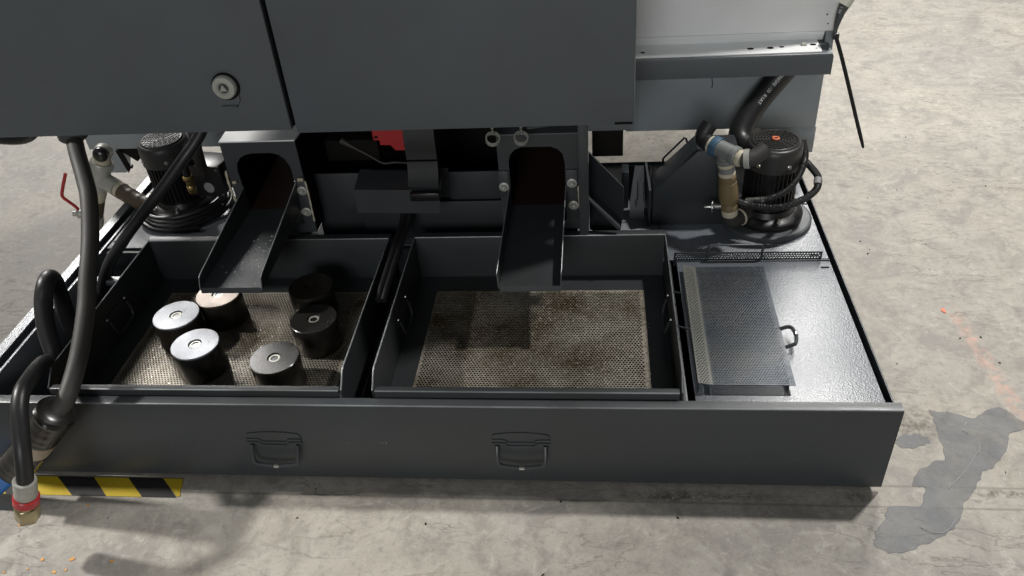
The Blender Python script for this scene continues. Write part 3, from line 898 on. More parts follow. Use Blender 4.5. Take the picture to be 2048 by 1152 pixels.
# stem with wing nut
bm = nb()
lathe(bm, (-0.236, 0.533, 0.270), (-1, -0.05, -0.02), [(0, .0065), (.014, .0065), (.015, .004), (.034, .0035), (.036, .002)], 16)
obj('valve_stem', bm, 'steel', rv)
bm = nb()
hexnut(bm, (-0.252, 0.5322, 0.2697), (-1, -0.05, -0.02), 0.0095, 0.005)
lathe(bm, (-0.2535, 0.532, 0.270), (0, 0.2, 1), [(-0.013, 0.002), (-0.011, 0.0032), (0.011, 0.0032), (0.013, 0.002)], 10)
obj('wing_nut', bm, 'steel', rv)

# ================================================================== LEFT VALVE ASSEMBLY
lv = empty('pipe_valve', (-1.80, 0.75, 0.02), 'pale galvanised pipe tee and ball valve with red lever at the left tank end', 'pipe valve', 'pipe valves at the pumps')
col = [Vector(p) for p in ((-1.718, 0.750, 0.324), (-1.731, 0.75, 0.298), (-1.752, 0.75, 0.262), (-1.772, 0.75, 0.222), (-1.788, 0.75, 0.188), (-1.812, 0.75, 0.140))]
bm = nb()
tube(bm, [(-1.715, 0.752, 0.320), (-1.712, 0.742, 0.330), (-1.704, 0.728, 0.335), (-1.700, 0.715, 0.336)], 0.0195, 20, n=5)
obj('elbow', bm, 'galv', lv)
bm = nb()
lathe(bm, (-1.700, 0.716, 0.336), (0.1, -1, 0.05), [(0, .0170), (.003, .0185), (.010, .0185), (.015, .0165), (.019, .011), (.0205, .003)], 26)
obj('elbow_cap', bm, 'tape', lv)
seg_('thread_seal', col[0], col[1], [(0, .0185), (.3, .020), (.7, .0195), (1, .021)], 'cream', lv)
seg_('tee', col[1], col[3], [(0, .026), (.05, .0285), (.18, .0285), (.22, .0245), (.8, .0245), (.84, .0275), (.96, .0275), (1, .025)], 'galv', lv)
seg_('nipple', col[3], col[4], [(0, .020), (.4, .022), (1, .0195)], 'cream', lv)
seg_('pipe', col[4], col[5], [(0, .0185), (.1, .0195), (1, .0195)], 'brown', lv)
bm = nb()
tube(bm, [(-1.750, 0.75, 0.242), (-1.722, 0.738, 0.235), (-1.700, 0.724, 0.230)], 0.0215, 20, n=5)
obj('branch', bm, 'galv', lv)
seg_('branch_seal', (-1.700, 0.724, 0.230), (-1.688, 0.718, 0.2275), [(0, .020), (.4, .0215), (1, .019)], 'cream', lv)
bm = nb()
tube(bm, [(-1.690, 0.719, 0.228), (-1.668, 0.709, 0.219), (-1.640, 0.698, 0.209), (-1.612, 0.69, 0.203)], 0.0205, 20, n=6, rfun=lambda i, L: 0.0205 + (0.0012 if i % 6 < 2 else 0))
obj('branch_pipe', bm, 'brown', lv)
seg_('ball_valve', (-1.815, 0.752, 0.135), (-1.842, 0.752, 0.098), [(0, .019), (.1, .023), (.5, .026), (.9, .023), (1, .018)], 'galv', lv)
bm = nb()
hexnut(bm, (-1.834, 0.742, 0.150), (-1, -0.2, 0.1), 0.0125, 0.018)
lathe(bm, (-1.850, 0.739, 0.152), (-1, -0.2, 0.1), [(0, .007), (.012, .007), (.013, .005)], 12)
obj('valve_stem', bm, 'galv', lv)
bm = nb()
path = [(-1.851, 0.744, 0.152), (-1.850, 0.744, 0.166), (-1.866, 0.742, 0.190), (-1.872, 0.741, 0.200), (-1.869, 0.741, 0.215), (-1.838, 0.742, 0.268)]
for a, b in zip(path, path[1:]):
    pass
tube(bm, path, 0.0042, 10, n=5)
obj('lever', bm, 'red_lever', lv)
seg_('drain_union', (-1.842, 0.752, 0.098), (-1.856, 0.752, 0.072), [(0, .016), (.2, .0185), (.45, .0185), (.5, .014), (1, .014)], 'cream', lv)
seg_('drain_pipe', (-1.856, 0.752, 0.072), (-1.870, 0.752, 0.0), [(0, .011), (.2, .013), (.4, .011), (.6, .013), (1, .012)], 'galv', lv)

# ================================================================== HOSES AND CABLES
def hose(name, pts, r, mat, label, cat='hose', group=None, seg=20, n=9):
    bm = nb()
    tube(bm, pts, r, seg, n=n)
    o_ = obj(name, bm, mat)
    tag(o_, label, cat, group)
    return o_
G = 'loose hoses at the left end of the tank'
mh = empty('drain_hose', (-1.47, 0.1, 0.2), 'thick dark hose hanging from under the left door to a taped joint', 'hose', G)
bm = nb()
tube(bm, [(-1.570, 0.47, 0.60), (-1.552, 0.445, 0.53), (-1.528, 0.40, 0.497), (-1.500, 0.352, 0.466), (-1.478, 0.31, 0.444), (-1.458, 0.24, 0.397), (-1.444, 0.17, 0.354), (-1.434, 0.12, 0.322), (-1.423, 0.05, 0.286), (-1.417, -0.005, 0.264), (-1.416, -0.045, 0.250), (-1.427, -0.062, 0.238), (-1.447, -0.062, 0.218)], 0.0160, 22, n=8)
obj('hose_pipe', bm, 'rubber_matt', mh)
bm = nb()
lathe(bm, (-1.552, 0.445, 0.512), (0.04, -0.06, 1), [(0, 0.027), (0.004, 0.030), (0.03, 0.030)], 24)
obj('hose_collar', bm, 'dark', mh)
bm = nb()
tube(bm, [(-1.421, -0.060, 0.248), (-1.434, -0.062, 0.233), (-1.462, -0.062, 0.203), (-1.480, -0.062, 0.184)], 0.036, 24, n=7, rfun=lambda i, L: (0.022, 0.028, 0.0325, 0.0310, 0.0335, 0.0315, 0.0338, 0.0325)[i % 8] if i < 8 else 0.0325 + 0.0004 * math.sin(i * 1.7))
obj('tape_wrap', bm, 'tape', mh)
bm = nb()
tube(bm, [(-1.476, -0.062, 0.188), (-1.512, -0.062, 0.150)], 0.0315, 24, n=3)
obj('bare_joint', bm, 'cloth', mh)
bm = nb()
tube(bm, [(-1.506, -0.062, 0.156), (-1.545, -0.062, 0.118), (-1.566, -0.062, 0.099), (-1.572, -0.062, 0.094)], 0.036, 24, n=6, rfun=lambda i, L: 0.0325 + 0.0004 * math.sin(i * 2.1) - (0.006 if i > 16 else 0))
obj('tape_wrap', bm, 'tape', mh)
bm = nb()
tube(bm, [(-1.568, -0.062, 0.098), (-1.620, -0.062, 0.052), (-1.655, -0.062, 0.030), (-1.73, -0.062, 0.021)], 0.0185, 20, n=5)
obj('blue_pipe', bm, 'blue', mh)

eh = empty('end_hose', (-1.46, -0.12, 0.2), 'black hose bent over the tank front with a capped fitting and red band', 'hose', G)
bm = nb()
tube(bm, [(-1.580, 0.17, 0.14), (-1.545, 0.11, 0.20), (-1.505, 0.050, 0.256), (-1.482, 0.005, 0.281), (-1.468, -0.035, 0.293), (-1.459, -0.068, 0.298), (-1.452, -0.096, 0.287), (-1.446, -0.12, 0.265), (-1.441, -0.145, 0.235), (-1.446, -0.163, 0.192), (-1.448, -0.165, 0.186)], 0.0136, 20, n=8)
obj('hose_pipe', bm, 'rubber', eh)
f = [Vector(p) for p in ((-1.4475, -0.1648, 0.188), (-1.459, -0.168, 0.152), (-1.4665, -0.169, 0.134), (-1.4685, -0.1692, 0.128), (-1.482, -0.170, 0.090))]
seg_('crimp_sleeve', f[0], f[1], [(0, .0170), (.04, .0182), (.96, .0182), (1, .0175)], 'galv', eh)
seg_('red_band', f[1], f[2], [(0, .0185), (.15, .0208), (.85, .0208), (1, .0185)], 'red_lever', eh)
seg_('neck', f[2], f[3], [(0, .0165), (1, .0165)], 'hexbrass', eh)
bm = nb()
hexnut(bm, f[3], f[4] - f[3], 0.0205, 0.036)
obj('hex_cap', bm, 'hexbrass', eh)

hose('loop_hose', [(-1.515, 0.06, 0.10), (-1.520, 0.085, 0.155), (-1.542, 0.118, 0.208), (-1.560, 0.15, 0.250), (-1.570, 0.185, 0.288), (-1.568, 0.210, 0.314), (-1.574, 0.236, 0.312), (-1.586, 0.255, 0.280), (-1.598, 0.262, 0.23), (-1.608, 0.265, 0.17), (-1.612, 0.27, 0.08)], 0.0168, 'rubber', 'short black hose arching up out of the open left side of the tank', group=G)
hose('feed_hose', [(-1.295, 0.53, 0.56), (-1.308, 0.51, 0.50), (-1.330, 0.497, 0.468), (-1.356, 0.48, 0.441), (-1.408, 0.46, 0.388), (-1.478, 0.44, 0.322), (-1.535, 0.42, 0.264), (-1.575, 0.41, 0.218), (-1.605, 0.40, 0.164), (-1.618, 0.39, 0.110), (-1.620, 0.385, 0.05)], 0.0122, 'rubber', 'slim black hose running diagonally in front of the left pump into the tank', group=G)
hose('rear_hose', [(-1.37, 0.62, 0.56), (-1.385, 0.62, 0.48), (-1.400, 0.625, 0.42), (-1.408, 0.63, 0.37), (-1.415, 0.64, 0.33)], 0.0125, 'rubber_matt', 'short upright dark hose beside the left pump fan cover')
# pair of hoses between the trays
for k, (dx, lab) in enumerate(((0.0, 'left of two thin black hoses lying between the chip trays'), (0.013, 'right of two thin black hoses lying between the chip trays'))):
    hose('tray_hose', [(-0.915 + dx, 0.525, 0.30), (-0.917 + dx, 0.49, 0.271), (-0.921 + dx * .9, 0.45, 0.260), (-0.926 + dx * .9, 0.38, 0.246), (-0.931 + dx * .9, 0.31, 0.232), (-0.934 + dx * .9, 0.272, 0.222)], 0.0068, 'rubber', lab, group='hoses between the trays', seg=14)

# big printed hose at the right pump
HP = [(-0.066, 0.772, 0.494), (-0.084, 0.771, 0.472), (-0.110, 0.765, 0.440), (-0.134, 0.752, 0.414), (-0.158, 0.735, 0.385), (-0.176, 0.713, 0.359), (-0.180, 0.694, 0.343), (-0.168, 0.676, 0.335), (-0.148, 0.662, 0.334)]
bh = empty('suction_hose', (-0.15, 0.7, 0.40), 'fat black printed hose curving down behind the right pump', 'hose')
bm = nb()
tube(bm, HP, 0.0255, 24, n=10)
obj('hose_pipe', bm, 'rubber', bh)

def text_mesh(s, size):
    cu = bpy.data.curves.new('hose_print', 'FONT')
    cu.body = s
    cu.size = size
    cu.align_x = 'LEFT'
    ob = bpy.data.objects.new('hose_print', cu)
    COL.objects.link(ob)
    bpy.context.view_layer.update()
    me = bpy.data.meshes.new_from_object(ob.evaluated_get(bpy.context.evaluated_depsgraph_get()))
    bpy.data.objects.remove(ob, do_unlink=True)
    return me

def wrap_text(s, size, path, r, start, camdir, side, parent, mat):
    """letters printed along the hose surface"""
    me = text_mesh(s, size)
    bm = nb()
    bm.from_mesh(me)
    bmesh.ops.subdivide_edges(bm, edges=[e for e in bm.edges if e.calc_length() > 0.004], cuts=2)
    acc = [0.0]
    for a, b in zip(path, path[1:]):
        acc.append(acc[-1] + (b - a).length)
    for v in bm.verts:
        s_ = start + v.co.x
        i = max(0, min(len(path) - 2, next((k for k in range(len(acc) - 1) if acc[k + 1] >= s_), len(path) - 2)))
        t = (path[i + 1] - path[i]).normalized()
        p = path[i] + t * (s_ - acc[i])
        out = (Vector(camdir) - t * Vector(camdir).dot(t)).normalized()
        across = out.cross(t).normalized()
        ang = side + v.co.y / r
        v.co = p + (out * math.cos(ang) + across * math.sin(ang)) * (r + 0.0005)
    return obj('printed_text', bm, mat, parent, smooth=False)
hpath = catmull(HP, 10)
wrap_text('1SN/SAE  100  R1AT', 0.0105, hpath, 0.0255, 0.035, (-0.3, -1.2, 0.9), 0.15, bh, 'white_print')

# cable, sleeve and tie at the top right corner of the machine
cb = empty('cable_end', (0.03, 0.77, 0.56), 'off-white tube with dark grey sleeve at the top right cabinet corner', 'cable')
bm = nb()
tube(bm, [(0.060, 0.79, 0.68), (0.030, 0.779, 0.628), (0.0165, 0.773, 0.605)], 0.0125, 18, n=5)
obj('tube', bm, 'white_tube', cb)
bm = nb()
tube(bm, [(0.0175, 0.7735, 0.607), (0.011, 0.770, 0.590), (0.006, 0.765, 0.568), (0.004, 0.761, 0.552)], 0.011, 18, n=6, rfun=lambda i, L: 0.0118 - 0.0075 * min(1, i / 15))
slv = obj('sleeve', bm, 'sleeve', cb)
wrap_text('I W', 0.0085, catmull([(0.0175, 0.7735, 0.607), (0.011, 0.770, 0.590), (0.006, 0.765, 0.568)], 6), 0.0112, 0.006, (-0.35, -1, 0.6), -0.45, cb, 'white_print')
bm = nb()
prv = [(0.006, 0.756, 0.546), (0.0225, 0.750, 0.505), (0.044, 0.741, 0.447), (0.070, 0.731, 0.375), (0.094, 0.722, 0.310), (0.097, 0.7205, 0.300)]
tube(bm, prv, 0.004, 8, n=6, rfun=lambda i, L: 0.0042 if i < 22 else 0.0042 - 0.0028 * (i - 22) / 8)
tie = empty('cable_tie', (0.006, 0.757, 0.548), 'black cable tie with long tail hanging off the cabinet corner', 'cable tie')
obj('tie_tail', bm, 'black', tie)
bx('tie_head', -0.001, 0.012, 0.7515, 0.764, 0.540, 0.553, 'black', tie, 0.002)

# ================================================================== MACHINE
mc = empty('workshop_machine', (-0.80, 0.70, 0.0), 'large anthracite metal machine with door panels, chip chutes and light grey cabinet', 'machine')
# doors
bm = nb()
box(bm, -3.30, -1.0775, 0.405, 0.430, 0.5335, 1.70, 0.003)  # stretched out of view to keep the left lamp off the rear floor
ld = obj('door_panel', bm, 'panel', mc, label='left door with round triangle lock')
bm = nb()
box(bm, -1.0645, -0.4290, 0.395, 0.430, 0.5315, 1.70, 0.003)
md_ = obj('door_panel', bm, 'panel', mc, label='wide middle door panel')
bm = nb()
tube(bm, [(-0.4295, 0.3958, 0.534), (-0.4295, 0.3958, 1.69)], 0.0012, 8, smooth=False)
obj('edge_highlight', bm, 'edge', md_)  # thin light line down the door edge, painted as a pale tube
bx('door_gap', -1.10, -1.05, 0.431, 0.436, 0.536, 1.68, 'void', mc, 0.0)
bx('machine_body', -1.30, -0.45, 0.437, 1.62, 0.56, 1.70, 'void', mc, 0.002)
bx('under_rail', -0.5135, -0.4310, 0.436, 0.470, 0.500, 0.5285, 'panel', mc, 0.001)
bx('door_slot', -0.464, -0.4315, 0.3938, 0.3965, 0.5325, 0.5375, 'void', mc, 0.0008)
# round lock with folded latch plate
bm = nb()
lathe(bm, (-1.182, 0.4048, 0.627), (0, -1, 0), [(0, .0265), (.004, .0265), (.005, .024)], 36)
obj('lock_gasket', bm, 'void', ld)
bm = nb()
lathe(bm, (-1.182, 0.401, 0.628), (0, -1, 0), [(0, .0225), (.0075, .0225), (.0105, .0205), (.0112, .0125), (.0095, .0115), (.0095, .001)], 36)
obj('lock_face', bm, 'galv', ld)
bm = nb()
lathe(bm, (-1.182, 0.3912, 0.628), (0, -1, 0), [(0, .0098), (.0005, .0098)], 24)
obj('lock_well', bm, 'dark', ld)
bm = nb()
prism(bm, [(-1.182 + 0.0082 * math.cos(a), 0.3907, 0.6275 + 0.0082 * math.sin(a)) for a in (math.pi / 2, math.pi * 7 / 6, math.pi * 11 / 6)], (0, -0.0022, 0))
obj('lock_triangle', bm, 'galv', ld)
bm = nb()
pts = [(-1.2045, 0.628), (-1.2045, 0.598), (-1.199, 0.589), (-1.169, 0.589), (-1.1615, 0.598), (-1.1605, 0.628)]
prism(bm, [(x, 0.4046, z) for x, z in pts], (0, -0.0035, 0))
box(bm, -1.199, -1.1685, 0.3945, 0.4046, 0.5865, 0.5905)
bevel_all(bm, 0.0008, 1)
obj('latch_plate', bm, 'panel', ld)

# base walls behind the chutes
bx('base_wall', -1.128, -1.018, 0.56, 0.566, 0.13, 0.352, 'base', mc, 0.001)
bx('base_wall', -0.82, -0.70, 0.56, 0.566, 0.13, 0.350, 'base', mc, 0.001)
bx('base_wall', -1.018, -0.82, 0.575, 0.581, 0.13, 0.352, 'base', mc, 0.001)
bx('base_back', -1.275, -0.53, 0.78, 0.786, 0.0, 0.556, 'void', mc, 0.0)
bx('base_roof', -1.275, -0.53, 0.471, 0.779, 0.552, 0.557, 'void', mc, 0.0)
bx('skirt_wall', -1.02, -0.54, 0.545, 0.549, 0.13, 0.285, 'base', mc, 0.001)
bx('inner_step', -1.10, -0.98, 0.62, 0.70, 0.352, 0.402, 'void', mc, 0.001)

def chute(name, x0, x1, arch, ends, floor_pts, wl, wr, zb, label, top_edge):
    """face plate with arched opening, tunnel behind it and a sheet-metal chute in front"""
    # face plate
    bm = nb()
    outer = [(x0, 0.463), (x1, 0.463), (x1, zb), (x0, zb)]
    ov = [bm.verts.new((x, 0.5, z)) for x, z in outer]
    iv = [bm.verts.new((x, 0.5, z)) for x, z in arch]
    ee = [bm.edges.new((ov[i], ov[(i + 1) % 4])) for i in range(4)] + [bm.edges.new((iv[i], iv[(i + 1) % len(iv)])) for i in range(len(iv))]
    bmesh.ops.triangle_fill(bm, edges=ee, use_beauty=True)
    bmesh.ops.recalc_face_normals(bm, faces=bm.faces)
    r = bmesh.ops.extrude_face_region(bm, geom=list(bm.faces))
    bmesh.ops.translate(bm, verts=[v for v in r['geom'] if isinstance(v, bmesh.types.BMVert)], vec=(0, 0.004, 0))
    fp = obj('face_plate', bm, 'dark', mc, smooth=False)
    bm = nb()
    prism(bm, [(x0, 0.4995, 0.4635), (x1, 0.4995, 0.4635), (x1 + 0.004, 0.57, 0.4635), (x0 - 0.004, 0.57, 0.4635)], (0, 0, 0.003))
    obj('top_lip', bm, top_edge, fp)
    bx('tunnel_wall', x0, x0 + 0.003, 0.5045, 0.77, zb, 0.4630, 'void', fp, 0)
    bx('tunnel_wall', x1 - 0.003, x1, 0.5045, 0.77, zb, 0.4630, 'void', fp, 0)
    # chute: floor and two side walls
    (fl, fr, el, er) = floor_pts
    bm = nb()
    prism(bm, [fl, fr, er, el], (0, 0, -0.002))
    prism(bm, [el, er, Vector(er) + Vector((0, -0.0035, -0.011)), Vector(el) + Vector((0, -0.0035, -0.011))], (0, 0.0018, 0))
    ch = obj('chute', bm, 'tray', mc, smooth=False, label=label)
    for s, pts in ((-1, wl), (1, wr)):
        bm = nb()
        prism(bm, pts, (0.0018 * s, 0, 0))
        bevel_all(bm, 0.0005, 1)
        obj('side_wall', bm, 'tray', ch)
        bm = nb()
        tube(bm, [Vector(q) + Vector((0.0009 * s, 0, 0)) for q in pts[1:]], 0.0012, 8, smooth=False)
        obj('edge_highlight', bm, 'edge', ch)  # lit chute edge drawn in pale colour
    bm = nb()
    prism(bm, [fl, fr, (fr[0], 0.775, fr[2] + 0.03), (fl[0], 0.775, fl[2] + 0.03)], (0, 0, -0.002))
    obj('tunnel_floor', bm, 'rust', ch, smooth=False)
    return fp

archL = [(-1.257, 0.262), (-1.259, 0.40), (-1.255, 0.415), (-1.246, 0.427), (-1.232, 0.4345), (-1.216, 0.4375), (-1.175, 0.4375), (-1.160, 0.433), (-1.149, 0.423), (-1.142, 0.408), (-1.140, 0.392), (-1.141, 0.262)]
fpl = chute('left', -1.281, -1.118, archL, None,
      ((-1.254, 0.4985, 0.302), (-1.142, 0.4985, 0.302), (-1.286, 0.26, 0.266), (-1.160, 0.26, 0.266)),
      [(-1.2545, 0.4985, 0.300), (-1.2545, 0.4985, 0.358), (-1.2790, 0.268, 0.2965), (-1.2805, 0.260, 0.292), (-1.2865, 0.258, 0.262)],
      [(-1.1415, 0.4985, 0.300), (-1.1360, 0.4985, 0.370), (-1.1545, 0.268, 0.2955), (-1.1555, 0.260, 0.291), (-1.1595, 0.258, 0.262)],
      0.24, 'left chip chute with water drops', 'white')
archR = [(-0.677, 0.262), (-0.677, 0.405), (-0.673, 0.420), (-0.664, 0.431), (-0.650, 0.437), (-0.590, 0.437), (-0.576, 0.431), (-0.566, 0.420), (-0.562, 0.400), (-0.562, 0.262)]
fpr = chute('right', -0.699, -0.5345, archR, None,
      ((-0.674, 0.4985, 0.302), (-0.566, 0.4985, 0.302), (-0.684, 0.26, 0.266), (-0.568, 0.26, 0.266)),
      [(-0.6745, 0.4985, 0.300), (-0.6780, 0.4985, 0.345), (-0.6865, 0.268, 0.299), (-0.6868, 0.260, 0.295), (-0.6848, 0.258, 0.262)],
      [(-0.5655, 0.4985, 0.300), (-0.5625, 0.4985, 0.345), (-0.5655, 0.268, 0.299), (-0.5660, 0.260, 0.294), (-0.5675, 0.258, 0.262)],
      0.24, 'right chip chute, dry', 'panel')
bx('frame_side', -0.5340, -0.5145, 0.472, 0.56, 0.24, 0.530, 'dark', mc, 0.001)
# ears with bolts and squeezed-out sealant
for (x0_, x1_, z0_, z1_) in ((-1.1395, -1.115, 0.270, 0.372), (-0.7005, -0.679, 0.325, 0.385), (-0.561, -0.5365, 0.270, 0.385)):
    bx('bolt_ear', x0_, x1_, 0.4945, 0.4992, z0_, z1_, 'dark', mc, 0.001)
for p in ((-1.126, 0.4943, 0.349), (-1.1275, 0.4943, 0.296), (-0.690, 0.4943, 0.349), (-0.5485, 0.4943, 0.355), (-0.546, 0.4943, 0.302)):
    bolt(mc, p, (0, -1, 0), 0.0062, 'galv')
def sealant(pts, r=0.002):
    bm = nb()
    tube(bm, pts, r, 7, n=6, rfun=lambda i, L: r * (0.7 + 0.6 * abs(math.sin(i * 2.3))))
    return obj('sealant_bead', bm, 'cream', mc)
sealant([(-1.1145, 0.4945, 0.372), (-1.1140, 0.4945, 0.340), (-1.1150, 0.4945, 0.300), (-1.1155, 0.4945, 0.272)], 0.0018)
sealant([(-1.130, 0.4938, 0.3745), (-1.124, 0.4938, 0.3765), (-1.117, 0.4938, 0.375)], 0.0035)
sealant([(-0.535, 0.4938, 0.348), (-0.534, 0.4938, 0.320), (-0.5325, 0.4938, 0.288)], 0.0024)
sealant([(-1.2825, 0.4945, 0.40), (-1.284, 0.4945, 0.370), (-1.2815, 0.4945, 0.335), (-1.278, 0.4945, 0.318)], 0.0024)
sealant([(-1.275, 0.4940, 0.372), (-1.266, 0.4940, 0.3735)], 0.0030)
# gusset foot right of the chutes
bm = nb()
prism(bm, [(-0.5140, 0.555, 0.393), (-0.441, 0.515, 0.330), (-0.440, 0.515, 0.275), (-0.450, 0.515, 0.20), (-0.5140, 0.555, 0.20)], (0, 0.006, 0))
bevel_all(bm, 0.001, 1)
obj('gusset', bm, 'base', mc)
bm = nb()
prism(bm, [(-0.5225, 0.500, 0.318), (-0.5185, 0.498, 0.318), (-0.4485, 0.470, 0.258), (-0.452, 0.470, 0.252)], (0, 0.012, 0))
obj('gusset_edge', bm, 'dark', mc)
bx('black_block', -0.507, -0.441, 0.60, 0.68, 0.358, 0.50, 'void', mc, 0.002)

# fittings under the middle door
bm = nb()
prism(bm, [(-0.957, 0.52, 0.55), (-0.958, 0.52, 0.450), (-0.945, 0.52, 0.450), (-0.945, 0.52, 0.4385), (-0.924, 0.52, 0.4385), (-0.914, 0.52, 0.4255), (-0.892, 0.52, 0.4255), (-0.892, 0.52, 0.55)], (0, 0.05, 0))
bevel_all(bm, 0.001, 1)
rb = obj('red_block', bm, 'red', mc)
bx('notch', -0.9545, -0.947, 0.5188, 0.5205, 0.4555, 0.4600, 'void', rb, 0.0)
bm = nb()
prof = []
for k in range(13):
    t = k / 12
    prof.append((0.515 - 0.020 * math.sin(t * math.pi) ** 2 - (0.055 * ((t - 0.55) / 0.45) ** 2 if t > 0.55 else 0), 0.55 - 0.195 * t))
poly = [(-0.888, y, z) for y, z in prof] + [(-0.888, y + 0.006, z) for y, z in reversed(prof)]
prism(bm, poly, (0.064, 0, 0))
gd = obj('curved_guard', bm, 'guard', mc, angle=20)
bx('guard_seam', -0.8885, -0.8235, 0.4895, 0.4945, 0.4145, 0.4165, 'void', gd, 0.0005)
bx('guard_foot', -0.880, -0.818, 0.443, 0.458, 0.347, 0.366, 'black', gd, 0.003)
bm = nb()
prism(bm, [(-1.0, 0.46, 0.369), (-0.819, 0.46, 0.363), (-0.826, 0.46, 0.308), (-1.002, 0.46, 0.312)], (0, 0.003, 0))
prism(bm, [(-1.0, 0.4632, 0.369), (-0.819, 0.4632, 0.363), (-0.822, 0.53, 0.371), (-1.003, 0.53, 0.376)], (0, 0, -0.003))
obj('bracket_plate', bm, 'dark', mc, smooth=False)
bm = nb()
tube(bm, [(-1.02, 0.50, 0.463), (-0.995, 0.50, 0.445), (-0.965, 0.50, 0.425), (-0.940, 0.50, 0.408), (-0.915, 0.50, 0.409), (-0.885, 0.51, 0.401)], 0.0022, 8, n=6, rfun=lambda i, L: 0.0022 if i > 7 else 0.0022 + 0.005 * (7 - i) / 7)
obj('sensor_cable', bm, 'rubber_matt', mc)
# two spring clips hanging below the middle door
for x in (-0.697, -0.642):
    bm = nb()
    prof = [(-0.005, 0.0118), (-0.005, 0.0142), (0.005, 0.0142), (0.005, 0.0118)]
    d, u, v = frame_for((0.15, -0.55, 0.82))
    rings = [[bm.verts.new(Vector((x, 0.44, 0.487)) + d * t + (u * math.cos(2 * math.pi * k / 28) + v * math.sin(2 * math.pi * k / 28)) * rr) for k in range(28)] for t, rr in prof]
    for a, b in zip(rings, rings[1:] + rings[:1]):
        for k in range(28):
            bm.faces.new((a[k], a[(k + 1) % 28], b[(k + 1) % 28], b[k]))
    rg = obj('clamp_ring', bm, 'galv', mc)
    bm = nb()
    tube(bm, [(x + 0.001, 0.4385, 0.499), (x + 0.0015, 0.435, 0.512), (x + 0.001, 0.434, 0.530)], 0.0022, 8, n=6, rfun=lambda i, L: 0.0022 + 0.0014 * (i % 3 == 0))
    obj('ring_screw', bm, 'steel', rg)
bm = nb()
tube(bm, [(-0.63, 0.45, 0.503), (-0.60, 0.45, 0.5065), (-0.57, 0.45, 0.514), (-0.556, 0.45, 0.517)], 0.003, 8, n=5)
obj('thin_pipe', bm, 'rubber_matt', mc)
bm = nb()
tube(bm, [(-0.558, 0.45, 0.5165), (-0.535, 0.45, 0.5195), (-0.519, 0.45, 0.5225)], 0.0048, 12, n=5, rfun=lambda i, L: 0.0052 if i < 6 else 0.0032)
obj('pipe_union', bm, 'steel', mc)

# light grey cabinet, ledge and lower box on the right
bm = nb()
box(bm, -0.428, 0.0115, 0.790, 1.62, 0.546, 1.20, 0.002)
cabn = obj('cabinet_box', bm, 'white', mc)
bm = nb()
prism(bm, [(-0.428, 0.7915, 0.5455), (-0.0085, 0.7915, 0.5455), (-0.0085, 0.8010, 0.5235), (-0.428, 0.8010, 0.5235)], (0, 0.03, 0))
obj('cabinet_lip', bm, 'white', mc)
bm = nb()
prism(bm, [(-0.006, 0.7905, 0.5455), (0.0112, 0.7905, 0.5455), (0.0125, 0.790, 0.49), (-0.004, 0.790, 0.49)], (0, 0.2, 0))
obj('corner_cheek', bm, 'grey', mc)
bm = nb()
prof = [(0.806, 0.5225), (0.7415, 0.5172), (0.739, 0.5155), (0.738, 0.512), (0.738, 0.470), (0.7415, 0.470), (0.7415, 0.5115), (0.7435, 0.5137), (0.806, 0.519)]
prism(bm, [(-0.426, y, z) for y, z in prof], (0.427, 0, 0))
lg = obj('ledge', bm, 'panel', mc, angle=25)
bm = nb()
box(bm, 0.001, 0.004, 0.739, 0.765, 0.468, 0.512, 0.001)
obj('ledge_end', bm, 'panel', mc)
bm = nb()
prism(bm, [(-0.425, 0.742, 0.5179), (-0.0245, 0.742, 0.5179), (-0.0205, 0.745, 0.51815), (-0.0205, 0.800, 0.5226), (-0.425, 0.800, 0.5226)], (0, 0, 0.0022))
obj('ledge_top', bm, 'white', mc)
for (x, y, rx) in ((-0.166, 0.765, 0.0072), (-0.124, 0.766, 0.0072), (-0.100, 0.769, 0.005), (-0.0335, 0.775, 0.0065), (-0.396, 0.765, 0.005), (-0.030, 0.757, 0.002)):
    bm = nb()
    zc = 0.5203 + (y - 0.742) * 0.081
    prism(bm, [(x + rx * math.cos(a * math.pi / 8), y + rx * 0.62 * math.sin(a * math.pi / 8), zc + rx * 0.62 * math.sin(a * math.pi / 8) * 0.081) for a in range(16)], (0, 0, 0.0005))
    obj('ledge_hole', bm, 'void', lg)
bx('ledge_clip', -0.0585, -0.047, 0.770, 0.780, 0.523, 0.528, 'galv', lg, 0.001)
bx('lower_box', -0.428, 0.0075, 0.800, 1.60, 0.316, 0.489, 'grey', mc, 0.002)
bx('lower_skirt', -0.115, 0.0110, 0.803, 1.36, 0.2480, 0.3155, 'grey', mc, 0.002)
bm = nb()
tube(bm, [(-0.2395, 0.7992, 0.462), (-0.238, 0.7992, 0.445), (-0.2355, 0.7992, 0.432), (-0.236, 0.7992, 0.420)], 0.0012, 6, n=5)
obj('paint_run', bm, 'dark', mc)
for (x, z) in ((-0.010, 0.582), (-0.0055, 0.562)):
    bm = nb()
    lathe(bm, (x, 0.7898, z), (0, -1, 0), [(0, 0.0018), (0.0004, 0.0016)], 8)
    obj('screw_hole', bm, 'void', cabn)
